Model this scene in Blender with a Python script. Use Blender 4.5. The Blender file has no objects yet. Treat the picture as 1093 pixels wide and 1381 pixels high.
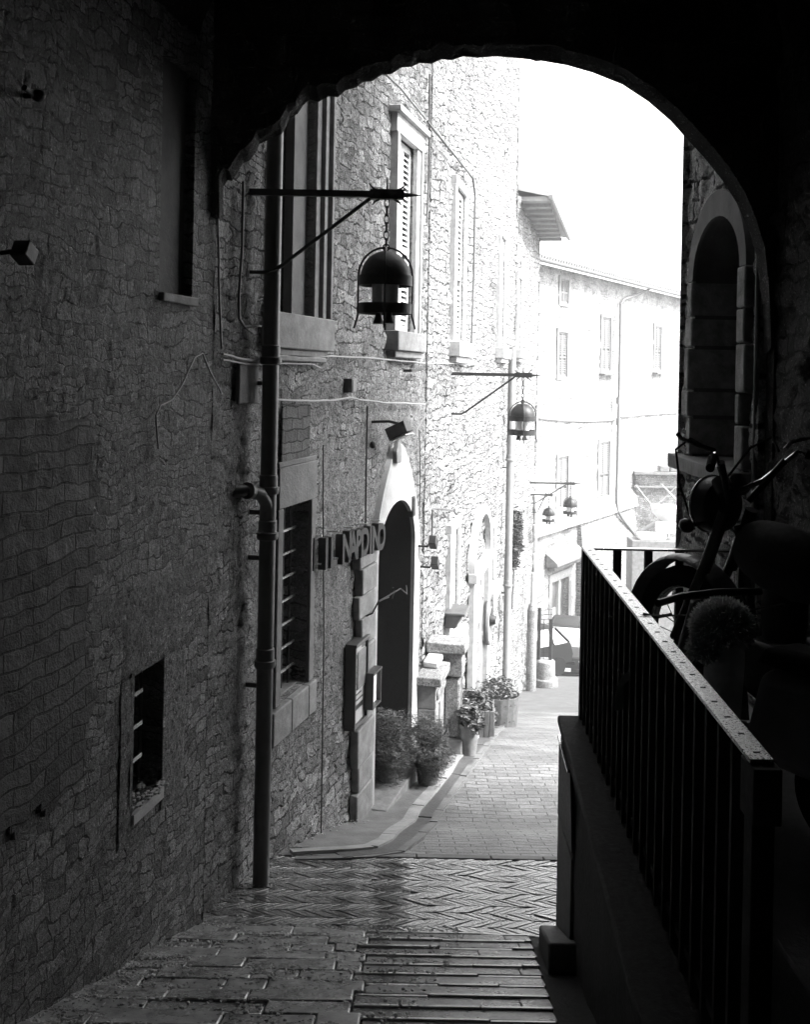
import bpy, bmesh, math, random
from mathutils import Vector, Matrix, noise
random.seed(7)
S = bpy.context.scene
C = S.collection
rad = math.radians

# ------------------------------------------------------------------ camera
F, CX, HY, ROLL = 1400.0, 546.5, 500.0, rad(1.1)
cr, sr = math.cos(ROLL), math.sin(ROLL)
cam = bpy.data.cameras.new('camera')
cam.sensor_fit = 'VERTICAL'; cam.sensor_height = 36.0
cam.lens = 36.0 * F / 1381.0
cam.shift_y = -(690.5 - HY) / 1381.0
cam.clip_start = 0.05; cam.clip_end = 3000
co = bpy.data.objects.new('camera', cam); C.objects.link(co)
co.matrix_world = Matrix(((cr, -sr, 0, 0), (0, 0, -1, 0), (sr, cr, 0, 0), (0, 0, 0, 1)))
S.camera = co
S.render.resolution_x = 811; S.render.resolution_y = 1024

# ------------------------------------------------------------------ light
SUN_DIR = Vector((0.62, -0.22, 0.64)).normalized()
W = bpy.data.worlds.new('World'); S.world = W; W.use_nodes = True
wn = W.node_tree.nodes; wl = W.node_tree.links
sky = wn.new('ShaderNodeTexSky'); sky.sky_type = 'NISHITA'; sky.sun_disc = False
sky.sun_elevation = math.asin(SUN_DIR.z); sky.sun_rotation = math.atan2(SUN_DIR.x, SUN_DIR.y)
sky.air_density = 1.0; sky.dust_density = 3.0
bw = wn.new('ShaderNodeRGBToBW')
wl.new(sky.outputs[0], bw.inputs[0]); wl.new(bw.outputs[0], wn['Background'].inputs[0])
wn['Background'].inputs[1].default_value = 0.15
sl = bpy.data.lights.new('sun', 'SUN'); sl.energy = 1.75; sl.angle = rad(11); sl.color = (1, 1, 1)
so = bpy.data.objects.new('sun', sl); C.objects.link(so)
so.rotation_euler = SUN_DIR.to_track_quat('Z', 'Y').to_euler()
S.view_settings.view_transform = 'Standard'; S.view_settings.look = 'None'
S.view_settings.exposure = 3.0; S.view_settings.gamma = 1.0

# ------------------------------------------------------------------ where things stand
def ray(px, py):
    u = (px - CX) / F; v = (HY - py) / F
    return (u * cr - v * sr, u * sr + v * cr)
def at(px, py, D):
    r = ray(px, py); return Vector((r[0] * D, D, r[1] * D))
KN = [(-6, .45), (0, -1.43), (4.5, -2.83), (6.2, -3.36), (7.65, -3.59), (8.6, -3.84), (9.5, -4.13), (10.5, -4.25), (11.6, -4.36), (14.6, -5.08), (18, -6.05), (22.7, -7.4), (31, -9.05), (34, -9.9), (40, -10.3), (60, -10.8), (400, -40), (1300, -110)]
def gz(y):
    for (a, za), (b, zb) in zip(KN, KN[1:]):
        if y <= b: return za + (zb - za) * (y - a) / (b - a)
    return KN[-1][1]
def G(px, py, h=0.0):
    r = ray(px, py); D = 2.0
    while D < 80:
        if r[1] * D <= gz(D) + h: break
        D += .01
    return Vector((r[0] * D, D, gz(D) + h))
class Frame:
    """a vertical wall plane: local X runs along the wall to the right of someone facing it, outward is -Y"""
    def __init__(s, x, y, dx, dy):
        l = math.hypot(dx, dy); s.o = (x, y); s.e = (dx / l, dy / l)
    def hit(s, px, py, off=0.0):
        r = ray(px, py); ex, ey = s.e
        ox = s.o[0] + ey * off; oy = s.o[1] - ex * off
        # t*(r0,1) = o + e*q
        q = (ox - oy * r[0]) / (ey * r[0] - ex)
        t = oy + ey * q
        return (q, r[1] * t)
    def world(s, q, off=0.0, z=0.0):
        ex, ey = s.e
        return Vector((s.o[0] + ex * q + ey * off, s.o[1] + ey * q - ex * off, z))
    def place(s, o):
        o.location = (s.o[0], s.o[1], 0); o.rotation_euler = (0, 0, math.atan2(s.e[1], s.e[0]))
    def q_at(s, y): return (y - s.o[1]) / s.e[1]
NW = Frame(-3.125, -3.5, .2, 1)                 # tunnel wall, left
FA = Frame(.27 * 6.2 - 2.93, 6.2, .27, 1)       # restaurant house
FB = Frame(.2425, 11.75, .1949, 1)               # houses lower down
FR = Frame(2.18, 8.2, 0, -1)                    # house on the right
TW = Frame(2.19, 6.35, .26, -9.85)              # tunnel wall, right
FF = Frame(4.61, 38.0, .6, 1)                   # house across the end of the street
def xA(y): return .27 * y - 2.93
def xB(y): return .2425 + .1949 * (y - 11.75)
def xW(y): return xA(y) if y < 11.75 else xB(y)
def atz(px, py, z):
    r = ray(px, py); D = z / r[1]; return Vector((r[0] * D, D, z))

# ------------------------------------------------------------------ mesh helpers
class MB:
    def __init__(s): s.v = []; s.f = []
    def add(s, vs, fs, M=None):
        b = len(s.v)
        s.v += [tuple(M @ Vector(p)) if M else tuple(p) for p in vs]
        s.f += [tuple(i + b for i in f) for f in fs]
    def box(s, x0, x1, y0, y1, z0, z1, M=None):
        vs = [(x, y, z) for z in (z0, z1) for y in (y0, y1) for x in (x0, x1)]
        s.add(vs, [(0, 2, 3, 1), (4, 5, 7, 6), (0, 1, 5, 4), (2, 6, 7, 3), (0, 4, 6, 2), (1, 3, 7, 5)], M)
    def hexa(s, vs, M=None):
        s.add(vs, [(0, 2, 3, 1), (4, 5, 7, 6), (0, 1, 5, 4), (2, 6, 7, 3), (0, 4, 6, 2), (1, 3, 7, 5)], M)
    def tube(s, pts, r, n=8, M=None, flat=None):
        pts = [Vector(p) for p in pts]; vs = []; fs = []
        rs = r if isinstance(r, (list, tuple)) else [r] * len(pts)
        up = None
        for i, p in enumerate(pts):
            d = (pts[min(i + 1, len(pts) - 1)] - pts[max(i - 1, 0)]).normalized()
            if up is None:
                up = Vector((0, 0, 1)) if abs(d.z) < .9 else Vector((1, 0, 0))
            a = d.cross(up).normalized(); b = a.cross(d).normalized(); up = b
            for k in range(n):
                t = 2 * math.pi * (k + .5) / n
                vs.append(p + (a * math.cos(t) + b * math.sin(t) * (flat or 1)) * rs[i])
        for i in range(len(pts) - 1):
            for k in range(n):
                fs.append((i * n + k, i * n + (k + 1) % n, (i + 1) * n + (k + 1) % n, (i + 1) * n + k))
        fs.append(tuple(range(n))); fs.append(tuple((len(pts) - 1) * n + k for k in reversed(range(n))))
        s.add(vs, fs, M)
    def lathe(s, prof, c=(0, 0, 0), n=20, M=None, caps=True):
        vs = []; fs = []
        for r, z in prof:
            for k in range(n):
                t = 2 * math.pi * k / n
                vs.append((c[0] + r * math.cos(t), c[1] + r * math.sin(t), c[2] + z))
        for i in range(len(prof) - 1):
            for k in range(n):
                fs.append((i * n + k, i * n + (k + 1) % n, (i + 1) * n + (k + 1) % n, (i + 1) * n + k))
        if caps:
            fs.append(tuple(reversed(range(n)))); fs.append(tuple((len(prof) - 1) * n + k for k in range(n)))
        s.add(vs, fs, M)
    def torus(s, c, R, r, n=24, m=8, M=None, sx=1, sz=1):
        vs = []; fs = []
        for i in range(n):
            a = 2 * math.pi * i / n
            for j in range(m):
                b = 2 * math.pi * j / m
                q = R + r * sx * math.cos(b)
                vs.append((c[0] + q * math.cos(a), c[1] + q * math.sin(a), c[2] + r * sz * math.sin(b)))
        for i in range(n):
            for j in range(m):
                fs.append((i * m + j, ((i + 1) % n) * m + j, ((i + 1) % n) * m + (j + 1) % m, i * m + (j + 1) % m))
        s.add(vs, fs, M)
    def strip(s, A, B):
        n = len(A); s.add(list(A) + list(B), [(i, i + 1, n + i + 1, n + i) for i in range(n - 1)])
    def prism(s, poly, y0, y1, M=None):
        """polygon in XZ extruded along Y"""
        n = len(poly)
        vs = [(x, y0, z) for x, z in poly] + [(x, y1, z) for x, z in poly]
        fs = [tuple(range(n)), tuple(reversed(range(n, 2 * n)))] + [(i, (i + 1) % n + 0, n + (i + 1) % n, n + i) for i in range(n)]
        s.add(vs, fs, M)
    def ell(s, c, r, n=12, m=8, M=None):
        vs = []; fs = []
        for i in range(m + 1):
            a = math.pi * i / m
            for k in range(n):
                t = 2 * math.pi * k / n
                vs.append((c[0] + r[0] * math.sin(a) * math.cos(t), c[1] + r[1] * math.sin(a) * math.sin(t), c[2] + r[2] * math.cos(a)))
        for i in range(m):
            for k in range(n):
                fs.append((i * n + k, (i + 1) * n + k, (i + 1) * n + (k + 1) % n, i * n + (k + 1) % n))
        s.add(vs, fs, M)
    def build(s, name, mat, parent=None, bevel=0, smooth=40, seg=2, fix=True):
        me = bpy.data.meshes.new(name)
        me.from_pydata(s.v, [], s.f); me.validate()
        if fix:
            bm = bmesh.new(); bm.from_mesh(me); bmesh.ops.recalc_face_normals(bm, faces=bm.faces); bm.to_mesh(me); bm.free()
        me.materials.append(mat)
        o = bpy.data.objects.new(name, me); C.objects.link(o)
        if parent: o.parent = parent
        if smooth:
            me.shade_smooth(); me.set_sharp_from_angle(angle=rad(smooth))
        if bevel:
            b = o.modifiers.new('bevel', 'BEVEL'); b.width = bevel; b.segments = seg; b.limit_method = 'ANGLE'; b.angle_limit = rad(40)
        return o
def tag(o, label=None, cat=None, group=None, kind=None):
    if label: o['label'] = label
    if cat: o['category'] = cat
    if group: o['group'] = group
    if kind: o['kind'] = kind
    return o
def struct(o): o['kind'] = 'structure'; return o
def thing(name, label, cat, loc=(0, 0, 0), rz=0, group=None, frame=None):
    o = bpy.data.objects.new(name, None); C.objects.link(o); o.empty_display_size = .2
    o.location = loc; o.rotation_euler = (0, 0, rz)
    if frame: frame.place(o)
    return tag(o, label, cat, group)
def copy_tree(o, parent=None):
    c = o.copy(); C.objects.link(c)
    if parent: c.parent = parent
    for ch in list(o.children): copy_tree(ch, c)
    return c
def fbm(x, y, z=0, o=4):
    return noise.fractal(Vector((x, y, z)), 1.0, 2.0, o)
def cells(x, z, a, b, seed=0.0):
    """soft stones: 0 in the joints, up to 1 on the stone"""
    w = noise.noise_vector(Vector((x * 3.2, seed, z * 3.2))) * .35
    d, p = noise.voronoi(Vector((x / a + w.x, seed, z / b + w.z)))
    e = min(1.0, max(0.0, (d[1] - d[0]) * 3.0))
    h = noise.cell(Vector((p[0].x * 7.1, p[0].y, p[0].z * 5.3)))
    return e * e * (3 - 2 * e) * (.45 + .55 * h)

# ------------------------------------------------------------------ materials
class NT:
    def __init__(s, name):
        s.m = bpy.data.materials.new(name); s.m.use_nodes = True
        s.t = s.m.node_tree; s.bsdf = s.t.nodes['Principled BSDF']
        s.tc = s.t.nodes.new('ShaderNodeTexCoord')
    def n(s, typ, props=None, **inp):
        x = s.t.nodes.new('ShaderNode' + typ)
        for k, v in (props or {}).items(): setattr(x, k, v)
        for k, v in inp.items():
            key = int(k[1:]) if k[0] == 'i' and k[1:].isdigit() else k.replace('_', ' ')
            s.set(x.inputs[key], v)
        return x
    def set(s, sock, v):
        if isinstance(v, bpy.types.NodeSocket): s.t.links.new(v, sock)
        elif isinstance(v, bpy.types.Node): s.t.links.new(v.outputs[0], sock)
        else:
            if sock.type == 'RGBA' and not isinstance(v, (tuple, list)): v = (v, v, v, 1)
            sock.default_value = v
    def math(s, op, a, b=0.0, c=None):
        x = s.n('Math', {'operation': op}, i0=a, i1=b)
        if c is not None: s.set(x.inputs[2], c)
        return x.outputs[0]
    def mr(s, v, a, b, c=0.0, d=1.0):
        return s.n('MapRange', {'clamp': True}, Value=v, From_Min=a, From_Max=b, To_Min=c, To_Max=d).outputs[0]
    def mix(s, f, a, b):
        x = s.n('Mix', {'data_type': 'FLOAT'}); s.set(x.inputs[0], f); s.set(x.inputs[2], a); s.set(x.inputs[3], b)
        return x.outputs[0]
    def noise(s, vec, scale, detail=4, rough=.6):
        return s.n('TexNoise', Vector=vec, Scale=scale, Detail=detail, Roughness=rough).outputs[0]
    def map(s, sc, loc=(0, 0, 0)):
        return s.n('Mapping', Vector=s.tc.outputs['Object'], Scale=sc, Location=loc).outputs[0]
    def out(s, col, rough, height=None, dist=.02, metal=0.0, strength=1.0, **kw):
        s.set(s.bsdf.inputs['Base Color'], col); s.set(s.bsdf.inputs['Roughness'], rough)
        s.set(s.bsdf.inputs['Metallic'], metal)
        for k, v in kw.items(): s.set(s.bsdf.inputs[k.replace('_', ' ')], v)
        if height is not None:
            b = s.n('Bump', Strength=strength, Distance=dist, Height=height)
            s.t.links.new(b.outputs[0], s.bsdf.inputs['Normal'])
        return s.m
def m_stone(name, lo, hi, cell=(.34, .19), mortar=.12, pl=.5, plcol=.3, dist=.035, rough=.85, pits=1.0, seed=0, low=None, high=None, warp=.07, vis=.62, spec=.3):
    """coursed rubble: rows of uneven stones, partly smeared over with render; low/high: heights between which render covers more"""
    t = NT(name); o = t.map((1, 1, 1), (seed, 0, seed))
    w1 = t.n('VectorMath', {'operation': 'SUBTRACT'}, i0=t.n('TexNoise', Vector=o, Scale=2.3, Detail=2).outputs[1], i1=(.5, .5, .5))
    w2 = t.n('VectorMath', {'operation': 'SUBTRACT'}, i0=t.n('TexNoise', Vector=o, Scale=11, Detail=4, Roughness=.6).outputs[1], i1=(.5, .5, .5))
    s1 = t.n('VectorMath', {'operation': 'SCALE'}, i0=w1); s1.inputs['Scale'].default_value = warp * 3
    s2 = t.n('VectorMath', {'operation': 'SCALE'}, i0=w2); s2.inputs['Scale'].default_value = warp * 1.1
    ad = t.n('VectorMath', {'operation': 'ADD'}, i0=t.n('VectorMath', {'operation': 'ADD'}, i0=o, i1=s1), i1=s2)
    sp = t.n('SeparateXYZ', Vector=ad); cb = t.n('CombineXYZ', X=sp.outputs[0], Y=sp.outputs[2])
    def bricks(bw_, bh, sz):
        return t.n('TexBrick', {'squash_frequency': 3, 'squash': .62, 'offset': .37}, Vector=cb, Color1=0.0, Color2=1.0, Mortar=0.5, Scale=1.0, Mortar_Size=sz, Mortar_Smooth=.6, Bias=0.0, Brick_Width=bw_, Row_Height=bh)
    bA = bricks(cell[0], cell[1], cell[1] * .09); bB = bricks(cell[0] * .62, cell[1] * .55, cell[1] * .06)
    n4 = t.noise(o, 1.9, 3, .6); pick = t.mr(n4, .5, .53)
    rnd = t.mix(pick, bA.outputs[0], bB.outputs[0]); fac = t.mix(pick, bA.outputs[1], bB.outputs[1])
    n1 = t.noise(o, 9, 7, .75); n2 = t.noise(o, 42, 6, .8); n3 = t.noise(o, 1.3, 7, .72); n6 = t.noise(o, 5.2, 4, .6)
    n5 = t.noise(t.map((1.4, 1, 1), (seed + 4, 1, seed)), 30, 6, .75)
    lz = 1.0
    if low is not None:
        zc = t.math('ADD', t.math('SUBTRACT', t.n('SeparateXYZ', Vector=o).outputs[2], seed), t.math('MULTIPLY', n4, .8))
        lz = t.mr(zc, low[0] + .4, low[1] + .4)
        if high is not None: lz = t.math('MULTIPLY', lz, t.mr(zc, high[0] + .4, high[1] + .4, 1.0, .12))
    jm = t.math('MULTIPLY', t.mr(n6, vis - .12, vis + .06), 1.0)
    edge = t.math('MAXIMUM', t.math('SUBTRACT', 1.0, fac), t.math('MAXIMUM', jm, 0.0))
    pmask = t.math('MULTIPLY', t.mr(n3, 1 - pl - .05, 1 - pl + .04), lz)
    c = t.mix(t.math('ADD', t.math('MULTIPLY', rnd, .55), t.math('MULTIPLY', n1, .5)), lo, hi)
    c = t.mix(edge, mortar, c)
    pc = t.mix(t.mr(n1, .3, .7), plcol * .5, plcol * 1.35)
    c = t.mix(pmask, c, pc)
    spots = t.mr(n2, .42, .50); deep = t.mr(n5, .34, .47)
    fleck = t.mr(t.noise(o, 70, 3, .7), .60, .66)
    c = t.math('MULTIPLY', c, t.mix(spots, .45, 1.15))
    c = t.math('MULTIPLY', c, t.mix(deep, .35, 1.1))
    c = t.math('MULTIPLY', c, t.mr(t.noise(o, .45, 5, .65), .3, .7, .6, 1.25))
    c = t.math('MULTIPLY', c, t.mix(fleck, 1.0, 2.4))
    h = t.math('MULTIPLY', edge, t.mix(rnd, .55, 1.0))
    h = t.mix(pmask, h, .85)
    h = t.math('ADD', h, t.math('MULTIPLY', n1, 1.1 * pits))
    h = t.math('ADD', h, t.math('MULTIPLY', n2, .6 * pits))
    h = t.math('ADD', h, t.math('MULTIPLY', deep, .5 * pits))
    return t.out(c, t.mix(fleck, rough, rough * .5), h, dist, Specular_IOR_Level=t.mix(fleck, spec, .8))
def m_brick(name, lo, hi, mortar, bw_=.26, bh=.065, dist=.012, rough=.8, plane='xz', soft=.02, wob=.03, spec=.5):
    t = NT(name); o = t.map((1, 1, 1))
    w = t.n('TexNoise', Vector=o, Scale=3.0, Detail=3).outputs[1]
    sc = t.n('VectorMath', {'operation': 'SCALE'}, i0=w); sc.inputs['Scale'].default_value = wob
    ad = t.n('VectorMath', {'operation': 'ADD'}, i0=o, i1=sc)
    sp = t.n('SeparateXYZ', Vector=ad)
    cb = t.n('CombineXYZ', X=sp.outputs[0], Y=sp.outputs[2 if plane == 'xz' else 1])
    b = t.n('TexBrick', Vector=cb, Color1=0.0, Color2=1.0, Mortar=0.5, Scale=1.0, Mortar_Size=.006, Mortar_Smooth=.4, Bias=0.0, Brick_Width=bw_, Row_Height=bh)
    f = t.math('SUBTRACT', 1.0, b.outputs[1])
    n1 = t.noise(o, 14, 6, .7); n3 = t.noise(o, 1.3, 4, .6); n2 = t.noise(o, 55, 4, .7)
    c = t.mix(t.math('ADD', t.math('MULTIPLY', b.outputs[0], .5), t.math('MULTIPLY', n1, .5)), lo, hi)
    c = t.mix(f, mortar, c)
    c = t.math('MULTIPLY', c, t.mr(n3, .3, .7, .6, 1.25))
    h = t.math('ADD', t.math('ADD', f, t.math('MULTIPLY', n1, .9)), t.math('ADD', t.math('MULTIPLY', n2, .3), t.math('MULTIPLY', b.outputs[0], .5)))
    return t.out(c, t.mr(n1, .3, .7, rough - .12, rough + .1), h, dist, Specular_IOR_Level=spec)
def m_plain(name, a, b=None, sc=6, rough=.8, dist=.006, metal=0.0, fine=40, wet=None, **kw):
    b = b if b is not None else a * 1.4
    t = NT(name); o = t.map((1, 1, 1))
    n1 = t.noise(o, sc, 6, .7); n2 = t.noise(o, fine, 4, .7)
    c = t.mix(t.mr(n1, .3, .7), a, b)
    h = t.math('ADD', n1, t.math('MULTIPLY', n2, .4))
    rg = t.mr(n2, .3, .7, max(.03, rough - .1), min(1, rough + .1))
    if wet is not None: rg = t.mix(t.mr(t.noise(o, 3.1, 5, .65), .42, .56), wet, rg)
    return t.out(c, rg, h, dist, metal, **kw)
M = {}
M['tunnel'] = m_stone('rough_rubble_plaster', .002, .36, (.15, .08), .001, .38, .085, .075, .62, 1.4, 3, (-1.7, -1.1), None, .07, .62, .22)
M['tunnel_dark'] = m_stone('shade_black_rubble', .003, .008, (.32, .2), .002, .3, .006, .05, .9, 1.0, 9)  # shade of the unlit arch and vault is put into this near-black colour
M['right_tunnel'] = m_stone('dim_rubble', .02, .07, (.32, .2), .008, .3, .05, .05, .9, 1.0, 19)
M['houseA'] = m_stone('patched_rubble', .03, .42, (.24, .115), .012, .52, .18, .04, .8, 1.1, 0, (-3.3, -2.4), (-.4, .4), .07, .62, .25)
M['houseB'] = m_stone('pale_limestone_rubble', .14, .40, (.3, .13), .03, .3, .28, .045, .85, 1.1, 5, None, None, .07, .7)
M['houseF'] = m_stone('far_limestone', .15, .33, (.42, .2), .1, .5, .34, .04, .9, 1.0, 8)
M['stoneR'] = m_stone('large_squared_stone', .16, .6, (.46, .3), .02, .1, .3, .05, .8, 1.0, 12, None, None, .05, .8)
M['plaster'] = m_plain('grey_plaster', .08, .15, 5, .85, .01)
M['plaster_d'] = m_plain('dim_plaster', .05, .11, 4, .85, .012)
M['plaster_r'] = m_stone('rough_plaster', .06, .22, (.2, .12), .03, .85, .15, .03, .85, 1.0, 31, None, None, .07, .62, .12)
M['ironb'] = m_plain('matt_black_iron', .004, .007, 20, .75, .001)
M['plaster_w'] = m_plain('pale_plaster', .2, .36, 3, .85, .008)
M['plaster_f'] = m_plain('bleached_plaster', .7, .8, 3, .85, .004)
M['stone_t'] = m_plain('dressed_stone', .08, .2, 8, .75, .008)
M['stone_m'] = m_stone('weathered_marble', .1, .26, (.6, .5), .07, .6, .2, .014, .7, .9, 41)
M['stone_j'] = m_plain('jamb_stone', .08, .3, 8, .8, .015)
M['stone_w'] = m_plain('pale_dressed_stone', .26, .42, 8, .75, .006)
M['step'] = m_plain('worn_step_stone', .03, .3, 9, .35, .004, 0.0, 40, .12, IOR=1.9)
M['ramp'] = m_plain('brick_ramp', .06, .15, 16, .4, .0022, 0.0, 60, .2, IOR=1.7)
M['herring'] = m_plain('worn_brick_on_edge', .04, .17, 7, .3, .0012, 0.0, 40, .12, IOR=1.9, Coat_Weight=1.0, Coat_Roughness=.12)
M['nosing'] = m_plain('polished_nosing', .3, .6, 9, .2, .0006, 0.0, 40, .1, IOR=2.2, Coat_Weight=1.0, Coat_Roughness=.08)
M['base'] = m_plain('dirt_mortar', .015, .04, 20, .9, .01)
M['road'] = m_brick('road_brick', .08, .2, .035, .24, .11, .014, .42, 'xy')
M['asphalt'] = m_plain('pale_asphalt', .05, .1, 3, .8, .006)
M['pave'] = m_plain('pavement_stone', .07, .16, 5, .65, .008)
M['curb'] = m_plain('pale_kerb', .16, .3, 6, .6, .006)
M['gutter'] = m_plain('gutter_stone', .04, .08, 5, .55, .008)
M['brickwall'] = m_brick('old_brickwork', .01, .13, .006, .23, .08, .04, .6, 'xz', .02, .11, .12)
M['iron'] = m_plain('black_iron', .012, .03, 20, .5, .002, .4)
M['ironw'] = m_plain('worn_iron_top', .3, .75, 60, .3, .0015, .8, 120)
M['pipe'] = m_plain('dark_painted_pipe', .025, .05, 12, .42, .002)
M['pipel'] = m_plain('pale_pipe', .16, .22, 12, .5, .001)
M['pipew'] = m_plain('far_pipe', .05, .08, 12, .6, .001)
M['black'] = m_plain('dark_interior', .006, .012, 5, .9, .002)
M['glassd'] = m_plain('dark_glass', .02, .03, 3, .12, .0005)
M['carglass'] = m_plain('car_window_glass', .5, .55, 3, .1, .0003, .7)
M['shut'] = m_plain('pale_shutter_paint', .4, .55, 6, .6, .001)
M['shutd'] = m_plain('grey_shutter_paint', .09, .14, 6, .6, .001)
M['wood'] = m_plain('old_wood', .05, .1, 4, .65, .004)
M['wooddoor'] = m_plain('dark_door_wood', .02, .04, 4, .6, .004)
M['cable'] = m_plain('pale_cable', .14, .25, 20, .5, .001)
M['cabled'] = m_plain('black_cable', .02, .03, 20, .5, .001)
M['opal'] = m_plain('opal_glass', .75, .8, 2, .3, .0003)
M['leaf'] = m_plain('leaf', .02, .06, 9, .55, .001)
M['leafl'] = m_plain('leaf_light', .03, .09, 9, .5, .001)
M['terra'] = m_plain('terracotta', .07, .12, 8, .8, .003)
M['tub'] = m_plain('wooden_tub', .05, .11, 14, .7, .004)
M['rubber'] = m_plain('rubber', .006, .01, 20, .9, .002, Specular_IOR_Level=.1)
M['carpaint'] = m_plain('dark_car_paint', .005, .007, 3, .4, .0003, Specular_IOR_Level=.25)
M['carpaint2'] = m_plain('grey_car_paint', .012, .016, 3, .35, .0003, Specular_IOR_Level=.4)
M['chrome'] = m_plain('bright_metal', .5, .6, 9, .2, .0005, 1.0)
M['bike'] = m_plain('black_enamel', .008, .012, 5, .4, .0003)
M['fleece'] = m_plain('grey_fleece', .8, .95, 30, .95, .004)
M['shield'] = m_plain('grey_plastic', .15, .25, 5, .5, .001)
M['roof'] = m_plain('roof_tile', .3, .45, 5, .85, .006)
M['tileF'] = m_plain('far_tile', .1, .2, 5, .85, .006)
M['soffit'] = m_plain('timber_soffit', .25, .4, 4, .8, .004)
M['white'] = m_plain('white_canvas', .8, .85, 3, .7, .001)
M['litter'] = m_plain('dry_litter', .1, .5, 9, .7, .002)
M['paper'] = m_plain('printed_card', .3, .42, 12, .5, .001)
M['terrain'] = m_plain('hill_grass', .08, .14, .5, .9, .02)

# ------------------------------------------------------------------ wall builder (local frame coordinates)
def wall(mb, s0, s1, z0, z1, step, holes=(), amp=.02, cell=(.3, .17), seed=0.0, back=None, extra=(), arch=(), fine=9):
    """holes: (sa,sb,za,zb,depth); arch: (sa,sb,za,zspring,ztop,depth) tested by cell centre"""
    ss = {round(s0, 4), round(s1, 4)}; zs = {round(z0, 4), round(z1, 4)}
    for h in holes:
        ss |= {round(h[0], 4), round(h[1], 4)}; zs |= {round(h[2], 4), round(h[3], 4)}
    def fill(a):
        a = sorted(v for v in a); r = []
        for p, q in zip(a, a[1:]):
            n = max(1, int(math.ceil((q - p) / step)))
            r += [p + (q - p) * i / n for i in range(n)]
        return r + [a[-1]]
    ss = fill(ss); zs = fill(zs); ns = len(ss)
    def fade(s, z):
        f = 1.0
        for h in holes:
            dx = max(h[0] - s, s - h[1], 0); dz = max(h[2] - z, z - h[3], 0)
            f = min(f, math.hypot(dx, dz) / .06)
        return max(0.0, f)
    vs = []
    for z in zs:
        for s in ss:
            d = (cells(s, z, cell[0], cell[1], seed) - .5) * amp + fbm(s * 1.3, z * 1.3, seed + 5, 3) * amp * .5 + fbm(s * fine, z * fine, seed, 3) * amp * .35
            vs.append((s, -d * min(1, fade(s, z)), z))
    fs = []
    def inside(s, z):
        for h in holes:
            if h[0] < s < h[1] and h[2] < z < h[3]: return True
        for a in arch:
            if a[0] < s < a[1] and z > a[2]:
                m = (a[0] + a[1]) / 2; hw = (a[1] - a[0]) / 2
                if z < a[3]: return True
                k = (s - m) / hw
                if z < a[3] + (a[4] - a[3]) * math.sqrt(max(0, 1 - k * k)): return True
        return False
    for j in range(len(zs) - 1):
        for i in range(ns - 1):
            if inside((ss[i] + ss[i + 1]) / 2, (zs[j] + zs[j + 1]) / 2): continue
            a = j * ns + i; fs.append((a, a + 1, a + ns + 1, a + ns))
    mb.add(vs, fs)
    for h in holes:
        a, b, c, d, dep = h
        for p, q in (((a, c), (a, d)), ((a, d), (b, d)), ((b, d), (b, c)), ((b, c), (a, c))):
            mb.add([(p[0], 0, p[1]), (q[0], 0, q[1]), (q[0], dep, q[1]), (p[0], dep, p[1])], [(0, 1, 2, 3)])
    if back:
        b0 = back[0]
        mb.box(s0 + .003, s1 - .003, b0, back[1], z0, z1 - .003)
        e = amp
        for s in (s0, s1): mb.add([(s, -e * .2, z0), (s, b0 + .01, z0), (s, b0 + .01, z1), (s, -e * .2, z1)], [(0, 1, 2, 3)])
        mb.add([(s0, -e * .2, z1), (s1, -e * .2, z1), (s1, b0 + .01, z1), (s0, b0 + .01, z1)], [(0, 1, 2, 3)])
def rect(fr, x0, x1, yt, yb, off=0.0):
    ym = (yt + yb) / 2; xm = (x0 + x1) / 2
    return (fr.hit(x0, ym, off)[0], fr.hit(x1, ym, off)[0], fr.hit(xm, yb, off)[1], fr.hit(xm, yt, off)[1])
def arch_pts(a, b, z0, zs, zt, n=14, pw=1.0):
    m = (a + b) / 2; hw = (b - a) / 2; P = [(a, z0), (a, zs)]
    for i in range(1, n):
        t = math.pi * (1 - i / n); P.append((m + hw * math.cos(t), zs + (zt - zs) * math.sin(t) ** pw))
    return P + [(b, zs), (b, z0)]
def ring(mb, inner, outer, y0, y1, yin=None):
    """band between two open outlines (XZ) with thickness; y0 front, y1 back, inner reveal to yin"""
    yin = y1 if yin is None else yin
    f = lambda P, y: [(x, y, z) for x, z in P]
    mb.strip(f(inner, y0), f(outer, y0)); mb.strip(f(outer, y0), f(outer, y1)); mb.strip(f(inner, y0), f(inner, yin))
    for k in (0, -1):
        i, o = inner[k], outer[k]
        mb.add([(i[0], y0, i[1]), (o[0], y0, o[1]), (o[0], y1, o[1]), (i[0], y1, i[1])], [(0, 1, 2, 3)])
def frame_box(mb, a, b, c, d, w, y0, y1, wt=None, bot=True):
    wt = wt or w
    mb.box(a - w, a, y0, y1, c, d); mb.box(b, b + w, y0, y1, c, d)
    mb.box(a - w, b + w, y0 - .002, y1, d, d + wt)
    if bot: mb.box(a - w, b + w, y0 - .002, y1, c - w, c)
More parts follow.
